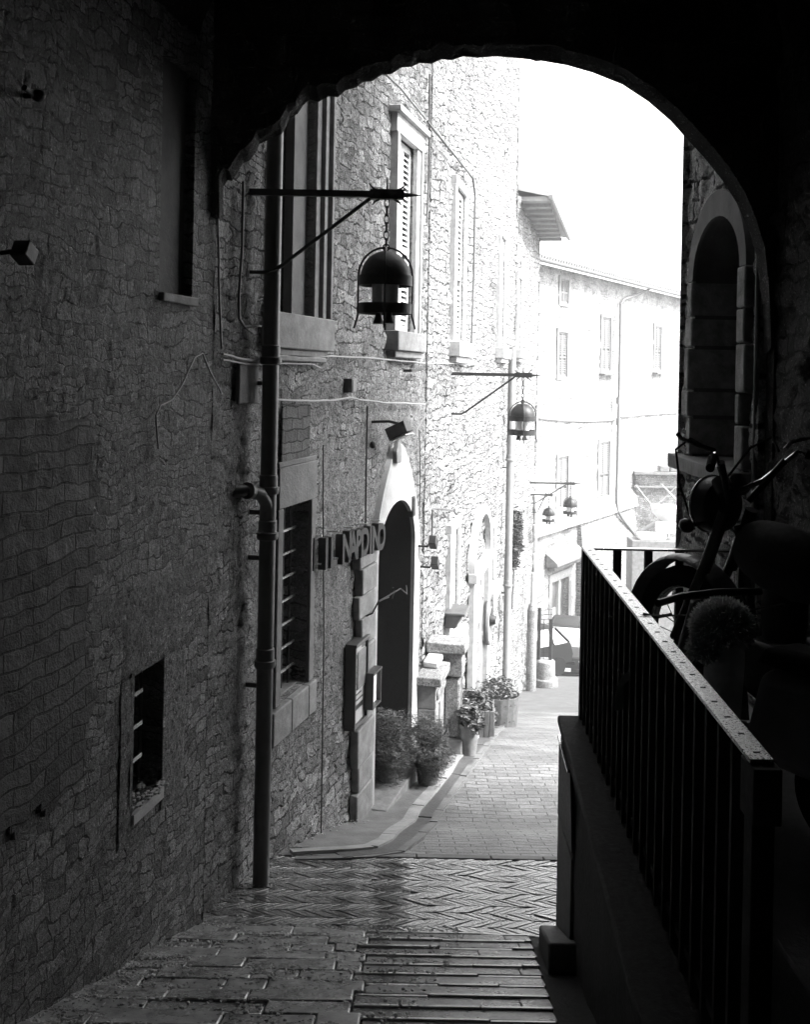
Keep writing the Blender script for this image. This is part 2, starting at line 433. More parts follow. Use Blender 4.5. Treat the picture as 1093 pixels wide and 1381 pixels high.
def shutters(win, a, b, c, d, y, mat, slats=22, leaf=2, label=None):
    w = (b - a) / leaf
    for k in range(leaf):
        mb = MB(); x0 = a + k * w + .004; x1 = a + (k + 1) * w - .004; fw = min(.06, w * .16)
        mb.box(x0, x0 + fw, y, y + .035, c, d); mb.box(x1 - fw, x1, y, y + .035, c, d)
        zm = c + (d - c) * .42
        for zz in (c, zm, d - .07): mb.box(x0 + fw, x1 - fw, y + .002, y + .033, zz, zz + .07)
        n = slats
        for i in range(n):
            z = c + .08 + (d - c - .16) * i / n; h = (d - c - .16) / n
            if zm - h < z < zm + .08: continue
            q = h * .5
            mb.hexa([(x0 + fw, y + .004, z), (x1 - fw, y + .004, z), (x0 + fw, y + .028, z + q), (x1 - fw, y + .028, z + q),
                     (x0 + fw, y + .004, z + .008), (x1 - fw, y + .004, z + .008), (x0 + fw, y + .028, z + q + .008), (x1 - fw, y + .028, z + q + .008)])
        mb.build('shutter', mat, win, smooth=0)
def pane(win, a, b, c, d, y, mat=None, name='pane'):
    mb = MB(); mb.box(a - .02, b + .02, y, y + .02, c - .02, d + .02); return mb.build(name, mat or M['black'], win)

# ================================================================== GROUND
def sheet(name, mat, xl, xr, y0, y1, dy, dz, nx=2, amp=0.0, y_extra=()):
    ys = [y0]
    while ys[-1] < y1 - 1e-6: ys.append(min(y1, ys[-1] + dy))
    ys = sorted(set(ys + [k for k, _ in KN if y0 < k < y1]))
    mb = MB(); vs = []
    for y in ys:
        a = xl(y) if callable(xl) else xl; b = xr(y) if callable(xr) else xr
        for i in range(nx):
            x = a + (b - a) * i / (nx - 1)
            vs.append((x, y, gz(y) + dz + (fbm(x * 1.5, y * 1.5, 2, 4) * amp if amp else 0)))
    mb.add(vs, [(j * nx + i, j * nx + i + 1, (j + 1) * nx + i + 1, (j + 1) * nx + i) for j in range(len(ys) - 1) for i in range(nx - 1)])
    return mb.build(name, mat)
struct(sheet('ground', M['terrain'], -600, 600, -6, 1200, 30, -.35, 13))
struct(sheet('stair_bed', M['base'], lambda y: -3.4, lambda y: 1.2, -3.6, 6.2, .5, -.008, 2))

# steps: left half long rough stones, right half brick ramp with nosings
SD, SEAM = .185, -.17
def nwx(y): return -3.125 + .2 * (y + 3.5)
ms = MB(); mr = MB(); mn = MB(); y = 6.2; k = 0
while y > 1.2:
    zt = gz(y - SD * .5) + .02; y0 = y - SD
    x = nwx(y) - .1
    wob = random.uniform(-.01, .01)
    while x < SEAM + math.sin(k * 2.3) * .035 - .02:
        L = random.uniform(.18, .6); sm_ = SEAM + math.sin(k * 2.3) * .035; x1 = min(sm_, x + L)
        if sm_ - x1 < .12: x1 = sm_
        h = random.uniform(-.012, .012); g = random.uniform(.0, .004)
        j = lambda s: random.uniform(-s, s)
        za = gz(y0) + h * .6 + .020; zb = gz(y) + h * .6 + .026
        ms.hexa([(x + g, y0 + g + j(.01), za - .12), (x1 - g, y0 + g + j(.01), za - .12), (x + g, y - g + j(.01), zb - .12), (x1 - g, y - g + j(.01), zb - .12),
                 (x + g, y0 + g + .006 + j(.006), za + j(.006)), (x1 - g, y0 + g + .006 + j(.006), za + j(.008)), (x + g, y - g + j(.006), zb + j(.006)), (x1 - g, y - g + j(.006), zb + j(.006))])
        x = x1
    x = SEAM + math.sin(k * 2.3) * .035 + .004; xr = .80 + .05 * (y - 6.2)
    while x < xr:                     # ramp: long rough treads with a slightly raised polished nosing
        x1 = min(x + random.uniform(.5, 1.1), xr)
        t0 = gz(y0) + .014; t1 = gz(y) + .010 + random.uniform(-.002, .002)
        mr.hexa([(x + .002, y0 + .002, t0 - .1), (x1 - .002, y0 + .002, t0 - .1), (x + .002, y - .016, t1 - .1), (x1 - .002, y - .016, t1 - .1), (x + .0005, y0, t0), (x1 - .0005, y0, t0), (x + .0005, y - .016, t1), (x1 - .0005, y - .016, t1)]); x = x1
    x = SEAM + math.sin(k * 2.3) * .035 + .004
    while x < xr:
        x1 = min(x + random.uniform(.25, .7), xr); w2 = .026 + random.uniform(-.004, .006)
        j1 = random.uniform(-.004, .004); j2 = j1 + random.uniform(-.003, .003)
        mn.hexa([(x + .002, y - .03, gz(y) - .09), (x1 - .002, y - .03, gz(y) - .09), (x + .002, y + .002, gz(y) - .09), (x1 - .002, y + .002, gz(y) - .09),
                 (x + .002, y - .018 + j1, gz(y) + .017 + j2), (x1 - .002, y - .018 + j2, gz(y) + .017 + j1), (x + .002, y - .002 + j1, gz(y) + .018 + j2), (x1 - .002, y - .002 + j2, gz(y) + .018 + j1)])
        x = x1
    y -= SD; k += 1
def rough(o, lv=2, st=.012, size=.06):
    return o
struct(ms.build('stone_steps', M['step'], bevel=.009, seg=2)); struct(mr.build('brick_ramp', M['ramp'], bevel=.004, seg=1)); struct(mn.build('step_nosing', M['nosing'], bevel=.004, seg=2))

# landing: herringbone bricks laid on edge
mh = MB(); BL, BW = .16, .036
rows = 12; y0 = 6.2; rw = (7.65 - 6.2) / rows
for r_ in range(rows):
    yc = y0 + rw * (r_ + .5); sgn = 1 if r_ % 2 else -1
    x = xA(yc) - .2
    while x < 2.35:
        z = gz(yc) + random.uniform(-.005, .003)
        a = rad(40) * sgn
        ca, sa = math.cos(a), math.sin(a)
        hl = rw / abs(sa) / 2 - .002
        P = []
        for zz in (z - .08, z):
            # parallelogram cut to the band so that neighbouring bands butt
            for (uy) in (-1, 1):
                for ux in (-1, 1):
                    yy = yc + uy * (rw / 2 - .002); xx = x + uy * (rw / 2) * ca / sa * 1.0 + ux * (BW / abs(sa) / 2 - .0018)
                    P.append((xx, yy, zz + (gz(yy) - gz(yc)) + (random.uniform(-.0018, .0018))))
        mh.hexa(P)
        x += BW / abs(math.sin(a))
struct(mh.build('brick_landing', M['herring'], bevel=.004, seg=2))
struct(sheet('landing_bed', M['base'], lambda y: xA(y) - .4, 2.4, 6.2, 7.65, .3, -.018, 3))
# a line of pale stones that closes the landing
mc = MB(); x = xA(7.7) - .1
while x < 2.5:
    L = random.uniform(.3, .6)
    mc.hexa([(x + .004, 7.655, gz(7.655) - .1), (x + L - .004, 7.655, gz(7.655) - .1), (x + .004, 7.79, gz(7.79) - .1), (x + L - .004, 7.79, gz(7.79) - .1),
             (x + .004, 7.655, gz(7.655) + .008), (x + L - .004, 7.655, gz(7.655) + .008), (x + .004, 7.79, gz(7.79) + .006), (x + L - .004, 7.79, gz(7.79) + .006)])
    x += L
struct(mc.build('landing_edge', M['pave'], bevel=.006))
# road down the street
def xRW(y): return 2.45 + (y - 8.2) * .215
struct(sheet('road', M['road'], lambda y: xW(y) - .3, xRW, 7.79, 22.7, .25, 0, 20, .02))
struct(sheet('lower_street', M['asphalt'], lambda y: (xB(y) - .3 if y < 30.6 else 3.4), lambda y: xRW(y) + 3, 22.7, 60, .6, -.004, 14, .03))
CURB = [(392, 1153), (430, 1151), (470, 1149), (500, 1146), (520, 1136), (540, 1117), (560, 1095), (580, 1072), (604, 1042), (632, 1008), (660, 976), (690, 950)]
CP = [G(*p) for p in CURB]
GUT = [(398, 1159), (450, 1158), (500, 1156), (540, 1150), (566, 1130), (590, 1100), (612, 1068), (640, 1028), (668, 992), (698, 958)]
GP = [G(*p) for p in GUT]
def path_x(P, y):
    if y <= P[0].y: return P[0].x
    for a, b in zip(P, P[1:]):
        if a.y <= y <= b.y + 1e-9: return a.x + (b.x - a.x) * (y - a.y) / max(1e-6, b.y - a.y)
    return P[-1].x
def mono(P):
    r = [P[0]]
    for p in P[1:]:
        if p.y <= r[-1].y: p = Vector((p.x, r[-1].y + .02, p.z))
        r.append(p)
    return r
CP = mono(CP); GP = mono(GP)
def ribbon(name, mat, P, w, h, step=.45):
    mb = MB(); Q = [P[0]]
    for a, b in zip(P, P[1:]):
        n = max(1, int((b - a).length / .1)); Q += [a.lerp(b, i / n) for i in range(1, n + 1)]
    acc = 0; i0 = 0
    for i in range(1, len(Q)):
        acc += (Q[i] - Q[i - 1]).length
        if acc > step or i == len(Q) - 1:
            seg = Q[i0:i + 1]; A = []; B = []; hh = h + random.uniform(-.006, .006)
            for k, p in enumerate(seg):
                d = (seg[min(k + 1, len(seg) - 1)] - seg[max(0, k - 1)]); d.z = 0; d.normalize(); n_ = Vector((d.y, -d.x, 0)) * w / 2
                q = p + d * (.004 if k == 0 else (-.004 if k == len(seg) - 1 else 0))
                l = q - n_; r = q + n_; l.z = gz(l.y) + hh; r.z = gz(r.y) + hh; A.append(l); B.append(r)
            dn = lambda L: [Vector((v.x, v.y, v.z - .06)) for v in L]
            mb.strip(A, B); mb.strip(A, dn(A)); mb.strip(B, dn(B))
            for e in (0, -1): mb.add([A[e], B[e], dn(B)[e], dn(A)[e]], [(0, 1, 2, 3)])
            i0 = i; acc = 0
    return mb.build(name, mat, bevel=.006, fix=False)
struct(sheet('pavement', M['pave'], lambda y: xW(y) - .2, lambda y: path_x(CP, y), 7.9, 21.8,   .12, .016, 4, .008))
struct(ribbon('kerb', M['curb'], CP, .12, .03))
struct(ribbon('gutter', M['gutter'], [c.lerp(g, .55) for c, g in zip(CP, [Vector((path_x(GP, c.y), c.y, 0)) for c in CP])], .22, .012, .7))
struct(ribbon('gutter_edge', M['pave'], GP, .07, .018, .4))

# gravel and dry leaves caught on the steps and along the wall
ml = MB()
def bit(x, y, z, s):
    a = random.uniform(0, 6.28); b = random.uniform(-.5, .5)
    m_ = Matrix.Translation((x, y, z)) @ Matrix.Rotation(a, 4, 'Z') @ Matrix.Rotation(b, 4, 'X')
    if random.random() < .5: ml.ell((0, 0, 0), (s, s * .7, s * .5), 5, 3, m_)
    else: ml.add([(-s, 0, 0), (0, -s * .5, s * .2), (s, 0, 0), (0, s * .5, s * .25)], [(0, 1, 2, 3)], m_)
for i in range(4200):
    y = random.uniform(3.6, 6.3); u = random.random() ** 1.7
    x = nwx(y) + .02 + u * 1.6
    kk = round((6.2 - y) / SD); y = (6.2 - kk * SD + random.gauss(0, .025)) if random.random() < .6 else y; zt = gz(y) + .02
    bit(x, y, zt + .004, random.uniform(.003, .014))
for i in range(260):
    y = random.uniform(6.25, 9.2); x = xA(y) + abs(random.gauss(.03, .12)); bit(x, y, gz(y) + (.012 if y < 8.05 else .045), random.uniform(.004, .014))
for i in range(160):
    y = random.uniform(6.25, 7.6); x = random.uniform(xA(y), .9); bit(x, y, gz(y) + .006, random.uniform(.003, .008))
tag(ml.build('litter', M['litter'], smooth=0), 'gravel and dry leaf bits caught on the steps beside the rough wall', 'litter', kind='stuff')

# ================================================================== ARCHWAY BUILDING
AB = thing('archway_building', 'dark rubble passage with a ragged arch framing the bright alley', 'archway', (0, 0, -1.43))
def child(o): o.matrix_parent_inverse = Matrix.Translation((0, 0, 1.43)); return o
def put(mb, name, mat, parent, fr, **kw):
    o = mb.build(name, mat, parent, **kw); fr.place(o)
    if parent is AB: child(o)
    return o
qe = NW.q_at(6.3)
lw = rect(NW, 178, 218, 900, 1072); uw = rect(NW, 217, 262, 92, 398)
mb = MB(); wall(mb, 6.6, qe, -3.7, 3.0, .017, [(lw[0], lw[1], lw[2], lw[3], .32), (uw[0], uw[1], uw[2], uw[3] + .05, .12)], .007, (.075, .09), 1.3, fine=26)
mb.add([(0, 0, -3.7), (6.6, 0, -3.7), (6.6, 0, 3), (0, 0, 3)], [(0, 1, 2, 3)])
# corner return and the mass behind
mb.box(0, qe - .01, .36, 1.5, -4, 3.0)
n = 60; zz = [-3.7 + 6.7 * i / n for i in range(n + 1)]
A_ = [(qe + fbm(z * 3, 1, 0, 3) * .012, 0 + fbm(z * 5, 4, 0, 3) * .01, z) for z in zz]; B_ = [(qe, .37, z) for z in zz]
mb.strip(A_, B_)
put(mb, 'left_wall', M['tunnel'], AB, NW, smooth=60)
# brickwork patch
bp = NW.hit(0, 480), NW.hit(120, 840)
mb = MB(); g = 26; vs = []
qa, qb = 6.6, NW.hit(128, 700)[0]; za, zb = -1.95, -.15
qs = [qa + (qb - qa) * i / 60 for i in range(61)]; zs_ = [za + (zb - za) * i / 50 for i in range(51)]
for z in zs_:
    for q in qs:
        e = min((qb - q) + fbm(z * 3, q * 2, 1, 3) * .12, (z - za) + fbm(q * 3, z, 2, 3) * .15 + (q - qb) * .0, (zb - z) + fbm(q * 3, z * 2, 7, 3) * .15)
        vs.append((q, -.02 - .012 * fbm(q * 6, z * 6, 0, 2) if e > .03 else .06, z))
mb.add(vs, [(j * 61 + i, j * 61 + i + 1, (j + 1) * 61 + i + 1, (j + 1) * 61 + i) for j in range(50) for i in range(60)])
put(mb, 'brick_patch', M['brickwall'], AB, NW, smooth=50)
# lower window: rendered surround under a hood line, iron bars, crumbling sill
mb = MB()
o0 = NW.hit(150, 950)[0]; o1 = NW.hit(252, 900)[0]; ztop = NW.hit(215, 806)[1]
for (a, b, c, d) in ((o0 + .08, lw[0], lw[2] - .2, lw[3]), (lw[1], o1, lw[2] - .2, lw[3]), (o0 + .06, o1 + .002, lw[3], ztop + .01)):
    nn, mm = 10, 14; vs = []
    for j in range(mm + 1):
        for i in range(nn + 1):
            q = a + (b - a) * i / nn; z = c + (d - c) * j / mm
            edge_ = (j == 0 or (i == 0 and a < lw[0] - .05) or (i == nn and b > lw[1] + .05))
            vs.append((q + (fbm(z * 6, q, 2, 3) * .02 if edge_ and j else 0), .012 if edge_ else -.006 + .008 * fbm(q * 5, z * 5, 3, 3), z))
    mb.add(vs, [(j * 11 + i, j * 11 + i + 1, (j + 1) * 11 + i + 1, (j + 1) * 11 + i) for j in range(mm) for i in range(nn)])
mb.box(lw[0] - .03, lw[0], -.008, .3, lw[2], lw[3]); mb.box(lw[1], lw[1] + .03, -.008, .3, lw[2], lw[3]); mb.box(lw[0] - .03, lw[1] + .03, -.008, .3, lw[3], lw[3] + .03)
put(mb, 'plaster_surround', M['plaster_r'], AB, NW)
mb = MB(); hd = NW.hit(292, 742); h0 = NW.hit(130, 868)
mb.hexa([(h0[0], -.0, ztop), (qe - .02, -.03, ztop + .02), (h0[0], .0, ztop), (qe - .02, .0, ztop + .02),
         (h0[0], -.0, ztop + .10), (qe - .02, -.005, ztop + .12), (h0[0], 0, ztop + .10), (qe - .02, 0, ztop + .12)])
put(mb, 'hood_ledge', M['plaster_r'], AB, NW, bevel=.01)
mb = MB(); mb.hexa([(lw[0], -.02, lw[2] - .08), (lw[1], -.02, lw[2] - .08), (lw[0], .3, lw[2] - .1), (lw[1], .3, lw[2] - .1),
                    (lw[0], -.02, lw[2] - .03), (lw[1], -.02, lw[2] - .02), (lw[0], .3, lw[2] + .05), (lw[1], .3, lw[2] + .05)])
for i in range(70):
    q = random.uniform(lw[0], lw[1]); yy = random.uniform(-.055, .1)
    mb.ell((q, yy, lw[2] + .0 + (yy + .05) * .2), (.014, .012, .01), 5, 3)
sillw = put(mb, 'window_sill', M['stone_w'], AB, NW)
mb = MB()
for i in range(3):
    q = lw[0] + (lw[1] - lw[0]) * (i + .5) / 3; mb.tube([(q, .1, lw[2]), (q, .1, lw[3])], .009, 6)
put(mb, 'window_grille', M['iron'], AB, NW)
mb = MB()
for i in range(3):
    mb = MB(); z = lw[3] - (lw[3] - lw[2]) * (.2 + .25 * i); mb.box(lw[0], lw[0] + (lw[1] - lw[0]) * .5, .03, .045, z, z + .022)
    put(mb, 'window_crossbar', M['chrome'], AB, NW)
mb = MB(); mb.box(lw[0] - .02, lw[1] + .02, .29, .31, lw[2] - .02, lw[3] + .02); put(mb, 'window_pane', M['black'], AB, NW)
# upper blind window
mb = MB(); mb.box(uw[0] - .02, uw[1] + .02, .06, .09, uw[2] - .02, uw[3] + .2); put(mb, 'blind_panel', M['plaster_d'], AB, NW)
mb = MB(); mb.box(uw[0] - .0, uw[1] + .03, -.03, .14, uw[2] - .05, uw[2] + .0); put(mb, 'upper_sill', M['stone_t'], AB, NW, bevel=.008)
# arch ring
RY = 6.35
AO = [(301, 300), (301, 252), (307, 243), (313, 244), (320, 233), (328, 220), (336, 217), (345, 206), (350, 194), (362, 189), (372, 184), (380, 181), (386, 170), (391, 160), (402, 153), (409, 142), (418, 134), (430, 136), (442, 130), (456, 131), (466, 122), (478, 118), (490, 111), (503, 109), (515, 101), (528, 100), (542, 91), (556, 90), (566, 85), (582, 86), (596, 80), (610, 81), (625, 76), (645, 78), (668, 76), (695, 78), (730, 82), (765, 88), (800, 98), (840, 114), (875, 137), (905, 163), (925, 185), (950, 212), (975, 243), (995, 275), (1010, 310), (1021, 345), (1027, 400), (1030, 480)]
ai = [at(px, py, RY) for px, py in AO]; ai = [(p.x, p.z) for p in ai]
# resample and roughen
fi = []
for a, b in zip(ai, ai[1:]):
    n = max(1, int(math.hypot(b[0] - a[0], b[1] - a[1]) / .03))
    for i in range(n):
        t = i / n; fi.append((a[0] + (b[0] - a[0]) * t, a[1] + (b[1] - a[1]) * t))
fi.append(ai[-1])
mb = MB(); nl = 9; L = []
for j in range(nl):
    yy = RY - .14 * j / (nl - 1); row = []
    for i, (x, z) in enumerate(fi):
        g = fbm(x * 8, z * 8, yy * 6, 3) * .03 * (0 if j == 0 else 1) * (1 if x < .9 else .25)
        row.append((x + (1.1 - x) * -.0, yy, z + g + j * .006))
    L.append(row)
for a, b in zip(L, L[1:]): mb.strip(a, b)
zt = 4.6
for row in (L[0], L[-1]):
    top = [(-1.9 + (2.9 + 1.9) * i / (len(fi) - 1), row[0][1], zt) for i in range(len(fi))]
    sub = [[(r[0] + (t[0] - r[0]) * k / 12, r[1] + (fbm(r[0] * 4 + k, r[2] * 4, 3, 3) * .03 if 0 < k < 12 else 0), r[2] + (t[2] - r[2]) * k / 12) for r, t in zip(row, top)] for k in range(13)]
    for a, b in zip(sub, sub[1:]): mb.strip(a, b)
# flanks so that the ring meets both tunnel walls
mb.box(-2.2, ai[0][0] - .02, RY - .13, RY - .01, .9, 4.6)
mb.box(2.21, 3.2, RY - .135, RY - .006, -4, 4.6)
mb.box(-2.2, 3.2, RY - 6, RY + .0, 4.6, 9)
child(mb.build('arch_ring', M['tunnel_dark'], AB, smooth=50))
# vault
mb = MB(); ny = 40; na = 30; rows_ = []
for j in range(ny + 1):
    yy = -3.5 + (RY - .35 + 3.5) * j / ny; xl = nwx(yy) - .02; xr = 2.19 + .26 * (6.35 - yy) / 9.85 + .02
    r = []
    for i in range(na + 1):
        t = math.pi * (1 - i / na); x = (xl + xr) / 2 + (xr - xl) / 2 * math.cos(t); z = 1.75 + 1.15 * math.sin(t)
        g = fbm(x * 3, yy * 3, 5, 4) * .04
        r.append((x, yy, z + g))
    rows_.append(r)
for a, b in zip(rows_, rows_[1:]): mb.strip(a, b)
mb.box(-4, 4, -3.6, RY - .4, 3.4, 3.8); mb.box(-4, 4, -3.9, -3.5, -3, 3.8)
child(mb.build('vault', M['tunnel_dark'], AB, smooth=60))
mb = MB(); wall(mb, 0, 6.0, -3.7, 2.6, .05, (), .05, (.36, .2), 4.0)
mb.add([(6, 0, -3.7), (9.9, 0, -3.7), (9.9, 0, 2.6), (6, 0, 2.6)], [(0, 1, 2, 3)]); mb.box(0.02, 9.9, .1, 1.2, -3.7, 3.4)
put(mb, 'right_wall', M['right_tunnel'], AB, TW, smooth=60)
# fittings in the tunnel
def fitting(name, label, cat, parts, fr=None, loc=None):
    t = thing(name, label, cat, loc or (0, 0, 0), frame=fr)
    for nm, mb_, mt, bv in parts: mb_.build(nm, mt, t, bevel=bv)
    return t
q, z = NW.hit(48, 341, .15)
a = MB(); a.tube([(q, 0, z), (q, -.08, z + .01)], .01, 8)
b = MB(); b.box(-.04, .04, -.035, .035, -.035, .035, Matrix.Translation((q, -.1, z)) @ Matrix.Rotation(.5, 4, 'Y'))
fitting('floodlight', 'small boxy floodlight tilted on the dark plaster inside the passage', 'floodlight', [('arm', a, M['iron'], 0), ('housing', b, M['iron'], .006)], NW)
q, z = NW.hit(48, 129, .05)
a = MB(); a.tube([(q, 0.02, z), (q, -.05, z), (q - .1, -.06, z + .005)], .012, 8); b = MB(); b.ell((q, -.06, z), (.03, .03, .025))
fitting('iron_hook', 'rusty iron hook near the top of the dark plaster wall', 'hook', [('shank', a, M['iron'], 0), ('knob', b, M['iron'], 0)], NW)
def cable(label, fr, pts, r, mat, off=.02, name='cable', n=6, wob=.006):
    P = []
    for (a, b) in zip(pts, pts[1:]):
        for k in range(6):
            px = a[0] + (b[0] - a[0]) * k / 6; py = a[1] + (b[1] - a[1]) * k / 6
            q, z = fr.hit(px, py, off); P.append((q, -off + fbm(q * 5, z * 5, 1, 2) * wob * .5, z + fbm(q * 4, z * 2, 9, 2) * wob))
    q, z = fr.hit(pts[-1][0], pts[-1][1], off); P.append((q, -off, z))
    mb = MB(); mb.tube(P, r, n); o = mb.build(name, mat); fr.place(o)
    return tag(o, label, 'cable')
cable('thin black cable running down the corner of the passage wall', NW, [(292, 190), (294, 300), (296, 400), (299, 470)], .007, M['cabled'])
cable('short looped wire on the plaster above the hood ledge', NW, [(213, 606), (210, 560), (216, 547), (232, 540), (245, 520), (262, 482), (273, 476), (283, 500), (298, 530)], .005, M['cabled'])

# ================================================================== HOUSE A
HA = thing('stone_house', 'patched rubble house with barred window, lettering and arched doorway beside the arch', 'house', frame=FA)
qA1 = FA.q_at(11.75)
bw = rect(FA, 376, 424, 110, 425)       # big moulded window
gw = rect(FA, 376, 414, 680, 933)       # barred window
sw = rect(FA, 532, 556, 190, 448)       # shuttered window
dr = rect(FA, 502, 551.5, 760, 1046)
dtop = FA.hit(530, 676)[1]; dspr = FA.hit(530, 745)[1]; dz0 = dr[2]
mb = MB()
wall(mb, 0, qA1 + .0, -5.6, 8.5, .032, [(bw[0], bw[1], bw[2], 4.2, .2), (gw[0], gw[1], gw[2], gw[3], .3), (sw[0], sw[1], sw[2], sw[3], .12)], .024, (.14, .1), 2.0, fine=16,
     back=(1.7, 6.0), arch=[(dr[0] - .02, dr[1] + .02, dz0, dspr, dtop + .02)])
mb.build('wall', M['houseA'], HA, smooth=60)
# big window: moulded stone frame
w1 = MB(); a, b, c, d = bw[0], bw[1], bw[2], 4.2
w1.box(b, b + .10, -.02, .2, c, d); w1.box(b + .10, b + .16, -.055, .1, c, d); w1.box(b + .16, b + .24, -.035, .1, c, d); w1.box(b + .24, b + .29, -.07, .1, c, d)
w1.box(a - .10, a, -.02, .2, c, d); w1.box(a - .2, a - .10, -.05, .1, c, d)
fo = w1.build('window', M['stone_t'], HA, bevel=.006)
mb = MB(); mb.box(a + .0, a + (b - a) * .5, .10, .13, c, d); mb.build('pane', M['glassd'], fo)
mb = MB(); mb.box(a + (b - a) * .5, b, .06, .1, c, d); mb.box(a + (b - a) * .5, a + (b - a) * .54, .03, .07, c, d); mb.build('casement', M['plaster'], fo, bevel=.004)
mb = MB(); mb.box(a - .25, b + .30, -.09, .1, c - .26, c - .004); mb.box(a - .2, b + .2, -.06, .05, c - .31, c - .262); mb.box(a - .2, b + .17, -.07, .05, c - .35, c - .312); mb.build('sill', M['stone_t'], fo, bevel=.01)
# barred window
w2 = MB(); a, b, c, d = gw; frame_box(w2, a, b, c, d, .10, -.03, .12, .3, False)
w2.box(a - .1, b + .1, -.028, .0, d + .3, d + .34)
fo = w2.build('window', M['plaster'], HA, bevel=.008)
mb = MB()
x = a - .17; 
while x < b + .12:
    x1 = min(x + .36, b + .14); mb.box(x + .002, x1 - .002, -.05, .05, c - .26, c - .01); x = x1
mb.box(a, b, .05, .3, c - .05, c + .004)
mb.build('sill', M['stone_t'], fo, bevel=.012)
mb = MB()
for i in range(4):
    q = a + (b - a) * (i + .5) / 4; mb.tube([(q, .12, c), (q, .12, d)], .01, 6)
mb.build('grille', M['iron'], fo)
mb = MB()
for i in range(7):
    z = c + (d - c) * (.09 + .125 * i); mb.box(a, b, .098, .112, z, z + .016)
mb.build('crossbar', M['ironw'], fo)
pane(fo, a, b, c, d, .28)
# shuttered window
a, b, c, d = sw; w3 = MB(); w3.box(a - .12, a, -.05, .1, c, d); w3.box(b, b + .12, -.05, .1, c, d); w3.box(a - .2, b + .2, -.07, .1, d, d + .18); w3.box(a - .26, b + .26, -.12, .1, d + .18, d + .24)
w3.box(a - .17, a - .12, -.075, .05, c, d); w3.box(b + .12, b + .17, -.075, .05, c, d)
fo = w3.build('window', M['stone_w'], HA, bevel=.006)
mb = MB(); mb.box(a - .22, b + .22, -.13, .1, c - .2, c - .004); mb.box(a - .18, b + .18, -.09, .1, c - .27, c - .202); mb.build('sill', M['stone_t'], fo, bevel=.01)
pane(fo, a, b, c, d, .1); shutters(fo, a, b, c, d, .03, M['shut'], 30)
# arched doorway
a, b = dr[0], dr[1]
inn = arch_pts(a, b, dz0, dspr, dtop, 20)
oz0 = dz0; otop = FA.hit(536, 596)[1]; oa, ob = a - .2, b + .24
m_ = (a + b) / 2; out = [(oa, dz0), (oa, dspr - .1)]
for i in range(1, 20):
    t = i / 20
    if t < .5: k = t / .5; out.append((oa + (m_ - oa) * k ** 1.35, dspr - .1 + (otop - dspr + .1) * (1 - (1 - k) ** 1.5)))
    else: k = (1 - t) / .5; out.append((ob + (m_ - ob) * k ** 1.35, dspr - .1 + (otop - dspr + .1) * (1 - (1 - k) ** 1.5)))
out += [(ob, dspr - .1), (ob, dz0)]
mb = MB(); ring(mb, inn, out, -.045, .02, .0)
dw = mb.build('doorway', M['plaster_w'], HA, smooth=45)
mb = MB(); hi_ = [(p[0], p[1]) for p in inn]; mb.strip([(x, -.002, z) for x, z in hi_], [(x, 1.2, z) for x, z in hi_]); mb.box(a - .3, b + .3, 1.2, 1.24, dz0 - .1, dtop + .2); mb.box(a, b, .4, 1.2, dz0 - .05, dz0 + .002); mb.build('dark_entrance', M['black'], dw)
mb = MB(); mb.box(a - .004, a + .05, .5, 1.1, dz0 + .01, dspr); mb.box(a + .05, a + .075, .6, 1.0, dz0 + .3, dspr - .3); mb.build('door', M['wooddoor'], dw)
mb = MB(); mb.box(oa + .1, ob + .25, -.2, .4, dz0 - .75, dz0); mb.build('doorstep', M['stone_t'], dw, bevel=.012)
# stone pier left of the door
mb = MB(); z = -5.0; k = 0
while z < -1.7:
    h = random.uniform(.2, .42); w_ = (.42 if k % 2 else .3) + random.uniform(-.05, .05)
    mb.box(oa - w_ - .06, oa + .04, -.075 + random.uniform(-.012, .012), .0, z + .003, min(z + h, -1.66) - .003); z += h; k += 1
mb.build('quoin_pier', M['stone_t'], HA, bevel=.014)
# plate/niche under the keystone
ns_, nz_ = FA.hit(534, 608, .05)
mb = MB(); P = [(-.08, -.12), (-.1, .0), (0, .16), (.1, .0), (.08, -.12)]; mb.prism([(ns_ + x, nz_ + z) for x, z in P], -.09, -.046); mb.build('keystone_shield', M['stone_t'], HA, bevel=.008)
# open-mortar brick repair strip right of the pipe
a0, a1 = FA.hit(378, 580)[0], FA.hit(416, 580)[0]; b0, b1 = FA.hit(400, 632)[1], FA.hit(400, 545)[1]
mb = MB(); mb.box(a0, a1, -.018, .0, b0, b1); mb.build('brick_repair', M['brickwall'], HA, bevel=.01)
# blocked recess left of the pipe
a0, a1 = FA.hit(316, 580)[0], FA.hit(343, 580)[0]; b0, b1 = FA.hit(330, 640)[1], FA.hit(330, 545)[1]
mb = MB(); mb.box(a0, a1, -.03, .0, b1, b1 + .3); mb.build('blocked_recess', M['plaster'], HA, bevel=.014)

